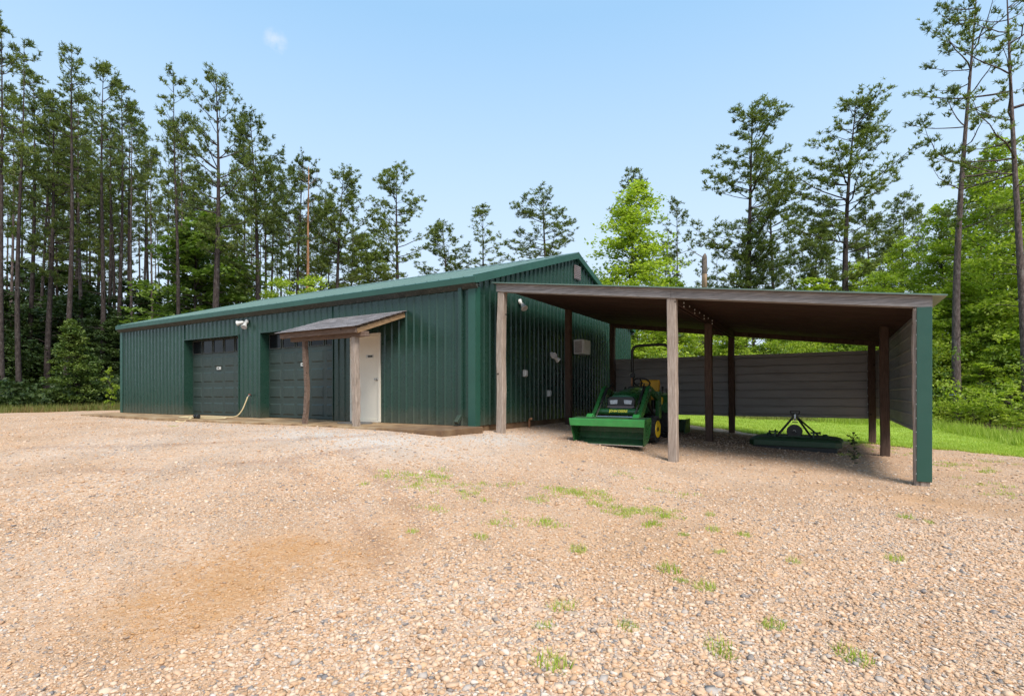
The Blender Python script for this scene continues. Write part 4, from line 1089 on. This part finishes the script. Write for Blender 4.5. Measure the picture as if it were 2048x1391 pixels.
# (kind, column, top row, depth, label)
G1 = 'pines of the left wood'
named = [
 ('pA', 6, 40, 26, 'tallest pine in view on the left, its crown cut by the picture edge'),
 ('pB', 40, 66, 29, 'tall slim pine second in from the left edge'),
 ('pA2', 133, 91, 30, 'tall pine with a pointed narrow crown well left of the building'),
 ('pD2', 98, 190, 33, 'bushy lower pine with clumped foliage behind the small cedar'),
 ('pB2', 200, 134, 33, 'slim pine with a flat tufted top, above the left end of the building'),
 ('pA', 238, 160, 36, 'thin pine whose trunk passes the left corner of the building roof'),
 ('pL', 306, 300, 37, 'pale bare trunked slim pine rising behind the left end of the roof'),
 ('pB', 352, 155, 31, 'tall open crowned pine standing left of the thickest trunk'),
 ('pC', 432, 149, 27, 'thick trunked pine with forking limbs and a wide open crown'),
 ('pD', 513, 227, 37, 'full crowned pine just right of the thick forked pine'),
 ('pD2', 596, 306, 45, 'pine with a drooping top beside the dead topped reddish trunk'),
 ('pD', 676, 342, 47, 'dark dense pine at the right end of the left wood'),
 ('pD3', 790, 346, 49, 'isolated pine with a round crown and bare trunk above the roof middle'),
 ('pE', 748, 476, 62, 'low bushy pine left of the isolated round crowned pine'),
 ('pD', 895, 447, 64, 'small distant pine with low spreading arms above the roof'),
 ('pB2', 978, 415, 62, 'sparse small pine with tiered branches above the roof, left of the ridge end'),
 ('pD3', 1100, 390, 60, 'broad full pine standing over the ridge end of the roof'),
 ('pA2', 1275, 333, 52, 'dark pine top poking out above the bright green tree'),
 ('pA', 1352, 398, 56, 'slim pine between the bright green tree and the broken snag'),
 ('pD3', 1484, 222, 37, 'big pine with long low arms above the carport roof'),
 ('pD2', 1545, 310, 43, 'medium pine tucked just right of the big long armed pine'),
 ('pD', 1692, 200, 33, 'large dark pine with level limbs above the right half of the carport'),
 ('pE', 1508, 452, 36, 'young bushy light green pine right behind the carport roof'),
 ('pE', 1622, 455, 44, 'loose young pine between the two large pines over the carport'),
 ('pD2', 1742, 395, 44, 'thin pine pair mate right of the large level limbed pine'),
 ('pF', 1912, -75, 20.5, 'very tall pale trunked pine beside the right end of the carport'),
 ('pF2', 2050, -95, 18.5, 'very tall pale trunked pine at the right picture edge'),
]
for k, px, yt, Z, lab in named:
    wide = {1352: 1.15, 978: 1.5, 1100: 1.55, 513: 1.1, 748: 1.5, 895: 1.55, 790: 1.3, 676: 1.25, 1484: 1.3, 1692: 1.35, 1275: 1.3}.get(px, 1.0)
    tree(k, px, Z, hy(yt, Z, px), lab, rz={1912: 2.4, 2050: .6}.get(px), wide=wide, leaf=None)
fill = [(62, 135, 34), (78, 210, 38), (108, 240, 42), (165, 185, 37), (150, 260, 46), (214, 215, 41), (226, 280, 47), (250, 250, 43), (268, 225, 40), (290, 265, 45), (330, 300, 47), (345, 250, 40), (370, 235, 37), (388, 330, 50),
        (410, 340, 52), (470, 330, 48), (488, 300, 47), (500, 360, 54), (530, 310, 46), (547, 335, 49), (566, 380, 55), (580, 350, 51), (640, 365, 53), (655, 400, 58), (700, 390, 60), (-20, 90, 30), (20, 160, 36), (-45, 140, 34), (180, 330, 52), (120, 330, 55), (310, 380, 56), (440, 380, 57), (30, 250, 44), (50, 300, 50), (70, 330, 48), (90, 360, 54), (112, 300, 45), (142, 340, 50), (158, 360, 57), (172, 300, 48), (192, 330, 54), (222, 380, 58), (243, 370, 52), (258, 400, 60), (280, 360, 55), (300, 330, 50), (322, 420, 62), (355, 380, 57), (378, 420, 60), (400, 400, 60), (425, 440, 64), (455, 400, 58), (515, 420, 60), (555, 440, 62), (600, 440, 62), (625, 430, 60), (-10, 280, 42), (10, 320, 50)]
for i, (px, yt, Z) in enumerate(fill):
    k = ('pA', 'pB', 'pA2', 'pB2', 'pL', 'pD2')[(i * 7 + i // 3) % 6]
    tree(k, px, Z, hy(yt + tr_rand.uniform(-15, 25), Z, px), ('slender dark pine in the crowded stand left of the small cedar' if px < 135 else 'slender dark pine in the crowd between cedar and building corner' if px < 245 else 'slender dark pine rising behind the left half of the roof'), G1 if px >= 245 else G1 + ' by the edge' if px < 135 else G1 + ' by the cedar', wide=tr_rand.uniform(.85, 1.2))
for px, yt, Z in [(1590, 470, 52), (1655, 440, 55), (1770, 430, 48), (1810, 380, 46), (1835, 420, 52), (1975, 330, 42), (1945, 380, 48), (1440, 500, 60), (2085, 250, 36), (1400, 520, 66), (1330, 480, 64)]:
    tree(('pB', 'pD2', 'pA2')[px % 3], px, Z, hy(yt, Z, px), 'slim background pine in the wood behind and right of the carport', 'background pines on the right', wide=1.1)
# broadleaf and understory
bl = [
 ('bA', 1268, 372, 29, 1.35, 'tall bright green broadleaf tree behind the gable end of the building', None),
 ('bB', 1985, 290, 25, .95, 'tall yellow green broadleaf tree between the two pale pine trunks', None),
 ('bA', 1880, 420, 27, 1.0, 'bright green broadleaf tree behind the pale trunk nearest the carport', None),
 ('bB', 1800, 478, 29, .9, 'rounded bright green tree over the right end of the carport roof', None),
 ('bB', 2075, 330, 21, 1.0, 'bright broadleaf tree half outside the right picture edge', None),
 ('bC', 1775, 545, 24, 1.0, 'low light green tree peeping over the right end of the carport', None),
 ('mA', 400, 428, 36, 1.25, 'layered mid green tree standing left of the thick forked pine', None),
 ('mB', 470, 520, 40, 1.2, 'dark green leafy tree just right of the thick forked pine', None),
 ('bC', 560, 556, 33, .85, 'small bright green treetop showing above the roof, left of its twin', None),
 ('bC', 618, 552, 32, .95, 'small bright green treetop showing above the roof beside the reddish trunk', None),
 ('ced', 143, 640, 23.5, 1.12, 'small conical cedar at the edge of the gravel left of the building', None),
]
for k, px, yt, Z, wd, lab, g_ in bl: tree(k, px, Z, hy(yt, Z, px), lab, g_, wide=wd, leaf='leaf_m' if px == 470 else None)
GL = 'understory of the left wood'
for i, (px, yt, Z) in enumerate([(15, 520, 33), (60, 560, 36), (105, 540, 38), (165, 530, 37), (205, 560, 34), (235, 590, 33), (270, 500, 42), (320, 520, 44), (345, 560, 38), (-25, 600, 30), (-60, 560, 34), (505, 560, 44), (540, 590, 46), (640, 600, 52), (700, 590, 58), (135, 480, 46), (50, 450, 50)]):
    k = ('dA', 'dA', 'mB', 'dB', 'dA', 'mA')[i % 6]
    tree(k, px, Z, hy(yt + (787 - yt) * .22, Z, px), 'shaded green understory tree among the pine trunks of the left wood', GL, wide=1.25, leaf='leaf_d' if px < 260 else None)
GR = 'leafy trees of the right wood'
for i, (px, yt, Z) in enumerate([(1280, 640, 27), (1345, 650, 29), (1400, 635, 31), (1460, 640, 28), (1530, 640, 30), (1590, 650, 27), (1650, 640, 31), (1700, 660, 26), (1910, 560, 24), (1965, 600, 23), (2020, 560, 22.5), (2070, 600, 20),
                              (1840, 560, 30), (1940, 520, 32), (1760, 610, 27), (1870, 640, 23.5), (1620, 560, 40), (1720, 520, 41), (1450, 580, 46), (1820, 700, 24), (1990, 690, 20.5), (1335, 560, 42), (1210, 560, 40), (1180, 600, 48), (2110, 520, 22)]):
    k = ('bC', 'mB', 'bB', 'mA', 'bC')[i % 5]; lf = 'leaf_b' if i % 5 else None
    tree(k, px, Z, hy(yt, Z, px), 'green leafy tree in the mixed wood beyond the carport', GR, wide=1.2, leaf=lf)
# dead topped reddish pine
x, y = P(616, 42); h_ = hy(330, 42, 616)
dp = thing('dead_pine', 'dead topped pine with peeling reddish trunk behind the garage roof', 'dead tree', (x, y, H(x, y) - .05))
rd = random.Random(4)
tp = [(.15 * math.sin(k * .8), .1 * math.cos(k), h_ * k / 12) for k in range(13)]
MB().tube(tp, [.22 * (1 - .9 * k / 12) for k in range(13)], 9).build('trunk', M['barkred'], dp, smooth=True)
b_ = MB()
for k in range(26):
    t_ = rd.uniform(.45, 1.0); az = rd.uniform(0, 2 * PI); L = rd.uniform(.5, 1.5); p = Vector(tp[min(12, int(t_ * 12))])
    q = p + Vector((math.cos(az) * L * .6, math.sin(az) * L * .6, L * .5)); b_.tube([p, q, q + Vector((.05, .05, L * .6))], [.025, .015, .005], 4, False)
b_.build('branches', M['snag'], dp)
# broken snag behind the carport
x, y = P(1408, 34); g_ = H(x, y); h_ = hy(505, 34, 1408)
sg = thing('broken_snag', 'broken off dead pine stub with bare pale wood above the carport roof', 'dead tree', (x, y, g_ - .05))
MB().tube([(0, 0, 0), (0, .02, h_ * .72), (.02, 0, h_ * .765)], [.24, .19, .17], 12).build('trunk', M['snag'], sg, smooth=True)
MB().tube([(.02, 0, h_ * .762), (.02, .02, h_ * .87), (.03, 0, h_ * .875)], [.175, .15, .14], 12).build('bare_wood', M['snagwood'], sg, smooth=True)
MB().tube([(.03, 0, h_ * .868), (.03, 0, h_ * .97), (.04, .02, h_ * .985), (.06, .03, h_)], [.165, .155, .12, .03], 12).tube([(0, 0, h_ * .97), (-.7, -.2, h_ * 1.02), (-1.0, -.3, h_ * 1.06)], [.03, .02, .01], 5).build('stub', M['snag'], sg)
# ribbon tied round the tall pine
x, y = P(1912, 20.5)
rbn = MB(); z_ = H(x, y) + 1.02
rbn.tube([(x + .2 * math.cos(k * PI / 8), y + .2 * math.sin(k * PI / 8), z_) for k in range(17)], .018, 6, False).bar((x + .1, y - .19, z_), (x + .26, y - .27, z_ - .16), .03, .01)
tag(rbn.build('ribbon', M['white']), 'white marking ribbon tied round the tall pale pine by the carport', 'ribbon')

# far woods as one mass
def leafmass(name, n_, amin, amax, r0, r1, h0, h1, size, m_, label, cat, low=0.0, clump=60):
    nc = n_ // clump
    a_ = np.radians(rng.uniform(amin, amax, nc)); r_ = rng.uniform(r0, r1, nc); x_, y_ = to_world(a_, r_)
    hh = rng.uniform(h0, h1, nc) * rng.uniform(.25, 1, nc); z_ = Hn(x_, y_) + low + hh
    c = np.repeat(np.stack([x_, y_, z_], 1), clump, 0)
    rad_ = np.repeat(rng.uniform(.5, 1.0, nc) * (h1 * .14 + .25), clump)
    off = unit(nc * clump) * (rng.uniform(0, 1, nc * clump) ** .5)[:, None] * rad_[:, None]; off[:, 2] *= .7
    p = c + off
    nrm = unit(nc * clump) + np.array([0, 0, .6]); nrm /= np.linalg.norm(nrm, axis=1, keepdims=True)
    V = leaves(p, nrm, size * rng.uniform(.6, 1.4, nc * clump))
    t_ = np.clip(np.repeat(rng.uniform(0, .8, nc), clump) + rng.normal(0, .12, nc * clump), 0, 1)
    return tag(link(name, np_mesh(name, V, 4, np.repeat(t_, 4)), M[m_]), label, cat, kind='stuff')
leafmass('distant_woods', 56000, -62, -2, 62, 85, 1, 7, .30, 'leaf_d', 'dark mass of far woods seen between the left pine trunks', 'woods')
leafmass('distant_woods', 40000, -2, 62, 50, 80, 1.5, 7, .24, 'leaf_b', 'green mass of far woods behind the carport', 'woods')
leafmass('brush', 20000, 30, 60, 22.5, 30, .2, 1.8, .05, 'leaf_b', 'light green brush along the wood edge right of the carport', 'brush')
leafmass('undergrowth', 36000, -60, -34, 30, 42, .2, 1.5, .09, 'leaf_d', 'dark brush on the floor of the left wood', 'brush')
leafmass('undergrowth', 45000, 8, 60, 25, 34, .3, 3.4, .06, 'leaf_m', 'green brush along the edge of the right wood', 'brush')
# weedy margins
def weeds(name, n_, amin, amax, rf0, rf1, hmin, hmax, m_, label, clumpy=.5, w=.012):
    nc = max(4, int(n_ / 30)); ac_ = np.radians(rng.uniform(amin, amax, nc)); uc = rng.uniform(0, 1, nc)
    i = rng.integers(0, nc, n_); a_ = ac_[i] + rng.normal(0, .010, n_); rc = rf0(ac_) + uc * (rf1(ac_) - rf0(ac_)); r_ = rc[i] + rng.normal(0, .25, n_)
    r_ = np.maximum(r_, rf0(a_) - .12)
    x_, y_ = to_world(a_, r_)
    hh = (rng.uniform(hmin, hmax, nc)[i]) * rng.uniform(.5, 1.1, n_)
    V, t_ = blades(n_, np.stack([x_, y_, Hn(x_, y_) - .05], 1), hh, w, .75, np.clip(rng.uniform(0, 1, nc)[i] * .7 + rng.uniform(0, .3, n_), 0, 1))
    return tag(link(name, np_mesh(name, V, 3, t_), M[m_]), label, 'weeds', kind='stuff')
weeds('tall_weeds', 26000, -58, -34.5, lambda a_: Rg(a_) + .0, lambda a_: Rg(a_) + 7, .12, .42, 'weed', 'green weeds along the far edge of the gravel on the left')
weeds('dry_weeds', 14000, -58, -34.5, lambda a_: Rg(a_) - .1, lambda a_: Rg(a_) + 4, .10, .35, 'dry', 'brownish dry weeds along the far edge of the gravel on the left')
weeds('wood_edge_weeds', 26000, 30, 58, lambda a_: Rl(a_) - .3, lambda a_: Rl(a_) + 3.0, .12, .45, 'grass', 'tall bright weeds along the wood edge right of the carport')
weeds('lawn_edge_weeds', 6000, 12, 31, lambda a_: Rl(a_) - .3, lambda a_: Rl(a_) + 2.0, .1, .4, 'weed', 'rough weeds where the lawn meets the wood behind the carport')
for i, (px, Z, h_) in enumerate([(1945, 18.6, 1.25), (1985, 17.6, 1.1), (1925, 19.2, .9), (2030, 17.0, 1.3), (2010, 18.8, 1.5), (1965, 20, 2.2), (1890, 20.5, 1.0), (2060, 15.8, .9)]):
    tree('sap', px, Z, h_, 'leafy light green sapling at the wood edge right of the carport', 'saplings at the right wood edge', wide=1.5)
tree('sap', 222, 21.5, 1.7, 'thin leaning sapling at the left corner of the building', None, wide=.6)
# small dark green plant by the mower, weeds in the gravel
def tuft_mesh(seed, n_, rad_, h):
    r0 = np.random.default_rng(seed)
    a_ = r0.uniform(0, 2 * PI, n_); q = rad_ * np.sqrt(r0.uniform(0, 1, n_))
    pos = np.stack([q * np.cos(a_), q * np.sin(a_), np.full(n_, -.01)], 1)
    V, t_ = blades(n_, pos, r0.uniform(.35, 1, n_) * h, .0026, .98)
    return np_mesh('grass_tuft', V, 3, t_)
TM = [tuft_mesh(s, 120, .06, .07) for s in range(4)]
for m_ in TM: m_.materials.append(M['grass'])
def ground_at(px, py):
    Z = 8.0
    for _ in range(12):
        x_, y_ = P(px, Z); Z = .6 * Z + .4 * (.62 - H(x_, y_)) * F / (py - 787)
    return P(px, Z)
singles = [(1366, 1070), (1410, 1175), (1255, 1255), (1088, 1255), (1440, 1302), (1812, 1035), (1856, 1045), (1104, 1330), (1127, 1216), (1586, 1124), (1362, 1162), (1157, 1100), (962, 1075), (825, 1063), (1705, 1316), (1545, 1252), (1420, 1030), (1336, 1140), (1425, 1060), (1486, 1070), (1440, 1105), (1790, 1120)]
for i, (px, py) in enumerate(singles):
    x_, y_ = ground_at(px, py)
    o_ = bpy.data.objects.new('grass_tuft', TM[i % 4]); COL.objects.link(o_); o_.location = (x_, y_, H(x_, y_)); o_.rotation_euler = (0, 0, i * 1.3)
    s_ = .75 + (i * 37 % 10) / 14; o_.scale = (s_ * 1.2, s_ * .9, s_)
    tag(o_, 'small bright green grass tuft growing alone out of the open gravel', 'grass tuft', 'grass tufts in the gravel')
Vs, Ts = [], []
for (px, py, n_, sp_) in [(800, 955, 300, .35), (845, 952, 500, .30), (870, 955, 420, .14), (905, 968, 300, .2), (838, 975, 200, .2), (930, 985, 200, .2), (870, 1015, 160, .12), (960, 1000, 120, .15), (985, 970, 100, .12), (1012, 970, 120, .1),
                     (1150, 985, 700, .22), (1180, 995, 420, .2), (1195, 990, 200, .1), (1225, 1013, 340, .12), (1085, 998, 240, .2), (1105, 980, 120, .1), (1302, 1020, 420, .12), (1270, 1025, 240, .12), (1330, 1032, 220, .1), (1250, 1030, 160, .1), (1310, 1048, 160, .07), (1330, 987, 180, .2), (1250, 950, 140, .15), (1070, 1040, 120, .14), (1030, 1030, 120, .15), (1120, 1055, 80, .1), (1000, 1050, 90, .15),
                     (1900, 935, 240, .3), (1925, 930, 240, .2), (1955, 940, 160, .2), (1980, 970, 200, .3), (2010, 925, 200, .2), (1985, 990, 140, .3), (2040, 995, 120, .2), (1880, 925, 140, .2), (1690, 888, 300, .35), (1720, 890, 260, .35), (1760, 895, 300, .3), (1800, 905, 240, .3), (1700, 910, 160, .25), (345, 853, 60, .06), (770, 950, 100, .2)]:
    cx_, cy_ = ground_at(px, py)
    q_ = max(3, n_ // 28); ox_, oy_ = rng.normal(0, sp_ * .75, q_), rng.normal(0, sp_ * .6, q_); k_ = rng.integers(0, q_, n_)
    x_ = cx_ + ox_[k_] + rng.normal(0, .035, n_); y_ = cy_ + oy_[k_] + rng.normal(0, .035, n_)
    V, t_ = blades(n_, np.stack([x_, y_, Hn(x_, y_) - .008], 1), rng.uniform(.02, .055, n_), .0042, .95); Vs.append(V); Ts.append(t_)
tag(link('gravel_weeds', np_mesh('gravel_weeds', np.concatenate(Vs), 3, np.concatenate(Ts)), M['grass']), 'thin patches of low grass spreading through the gravel', 'weeds', kind='stuff')
pm = broad_meshes(41, .45, .22, 14, 16, .032, .15, 0, .6, .006)
with_mats(pm, 'bark', 'leaf_d')
for i, (px, py, s_, lab) in enumerate([(1700, 895, .6, 'small dark leafy plant beside the right end of the mower deck'), (1702, 925, .45, 'low dark leafy weed in the gravel in front of the mower deck')]):
    x_, y_ = ground_at(px, py); t_ = thing('weed_plant', lab, 'plant', (x_, y_, H(x_, y_))); t_.scale = (s_, s_, s_)
    for pn_, m_ in zip(('stem', 'leaves'), pm):
        o_ = bpy.data.objects.new(pn_, m_); COL.objects.link(o_); o_.parent = t_

# ------------------------------------------------------------------ light, sky, camera
SUN_EL, to_sun = math.radians(52), Vector((.80, -.60))
az = math.atan2(to_sun.x, to_sun.y)                                   # clockwise from +y
w = bpy.data.worlds.new('World'); sc.world = w; w.use_nodes = True
nt = w.node_tree; nt.nodes.clear()
out = nt.nodes.new('ShaderNodeOutputWorld'); bg = nt.nodes.new('ShaderNodeBackground'); bg.inputs['Strength'].default_value = .125
sky = nt.nodes.new('ShaderNodeTexSky'); sky.sky_type = 'NISHITA'; sky.sun_disc = False; sky.sun_elevation = SUN_EL; sky.sun_rotation = az
sky.air_density = 1.0; sky.dust_density = 1.5; sky.ozone_density = 1.5
tc = nt.nodes.new('ShaderNodeTexCoord')
cd = Vector(((550 - 1024) / F, 1, (787 - 83) / F)); cdw = Vector((cd.x * CA - cd.y * SA, cd.x * SA + cd.y * CA, cd.z)).normalized()
dp_ = nt.nodes.new('ShaderNodeVectorMath'); dp_.operation = 'DOT_PRODUCT'; nt.links.new(tc.outputs['Generated'], dp_.inputs[0]); dp_.inputs[1].default_value = cdw
nz_ = noise(nt, tc.outputs['Generated'], 38, 6)
cl = mth(nt, 'MULTIPLY', mth(nt, 'MULTIPLY', mth(nt, 'SUBTRACT', dp_.outputs['Value'], .99982), 4200.0, True), ramp(nt, nz_, [(.44, .0), (.62, 1.0)]))
veil = mixc(nt, .45, sky.outputs[0], (2.9, 5.4, 7.8))
sx_ = nt.nodes.new('ShaderNodeSeparateXYZ'); nt.links.new(tc.outputs['Generated'], sx_.inputs[0])
veil = mixc(nt, ramp(nt, sx_.outputs[2], [(0.0, .97), (.26, .66), (.58, .05)]), veil, (4.1, 4.75, 5.45))
col = mixc(nt, mth(nt, 'MULTIPLY', cl, .6), veil, (4.7, 4.9, 5.6))
nt.links.new(col, bg.inputs['Color']); nt.links.new(bg.outputs[0], out.inputs[0])
ld = bpy.data.lights.new('Sun', 'SUN'); ld.energy = 3.2; ld.angle = math.radians(27); ld.color = (1, .94, .85)
lo = bpy.data.objects.new('Sun', ld); COL.objects.link(lo)
d = Vector((to_sun.normalized().x * math.cos(SUN_EL), to_sun.normalized().y * math.cos(SUN_EL), math.sin(SUN_EL)))
lo.rotation_euler = (-d).to_track_quat('-Z', 'Y').to_euler(); lo.location = (0, 0, 40)
cam = bpy.data.cameras.new('Camera'); co_ = bpy.data.objects.new('Camera', cam); COL.objects.link(co_)
cam.sensor_width = 36; cam.lens = 36 * F / 2048; cam.shift_y = 91.5 / 2048; cam.clip_start = .05; cam.clip_end = 3000
co_.location = CAM; co_.rotation_euler = (PI / 2, 0, math.atan2(SA, CA))
sc.camera = co_
sc.view_settings.view_transform = 'Standard'; sc.view_settings.look = 'None'; sc.view_settings.gamma = 1; sc.view_settings.exposure = 0.64
sc.cycles.max_bounces = 6; sc.cycles.diffuse_bounces = 3; sc.cycles.glossy_bounces = 2; sc.cycles.transmission_bounces = 3
sc.cycles.use_adaptive_sampling = True; sc.cycles.adaptive_threshold = .02
sc.cycles.use_denoising = True
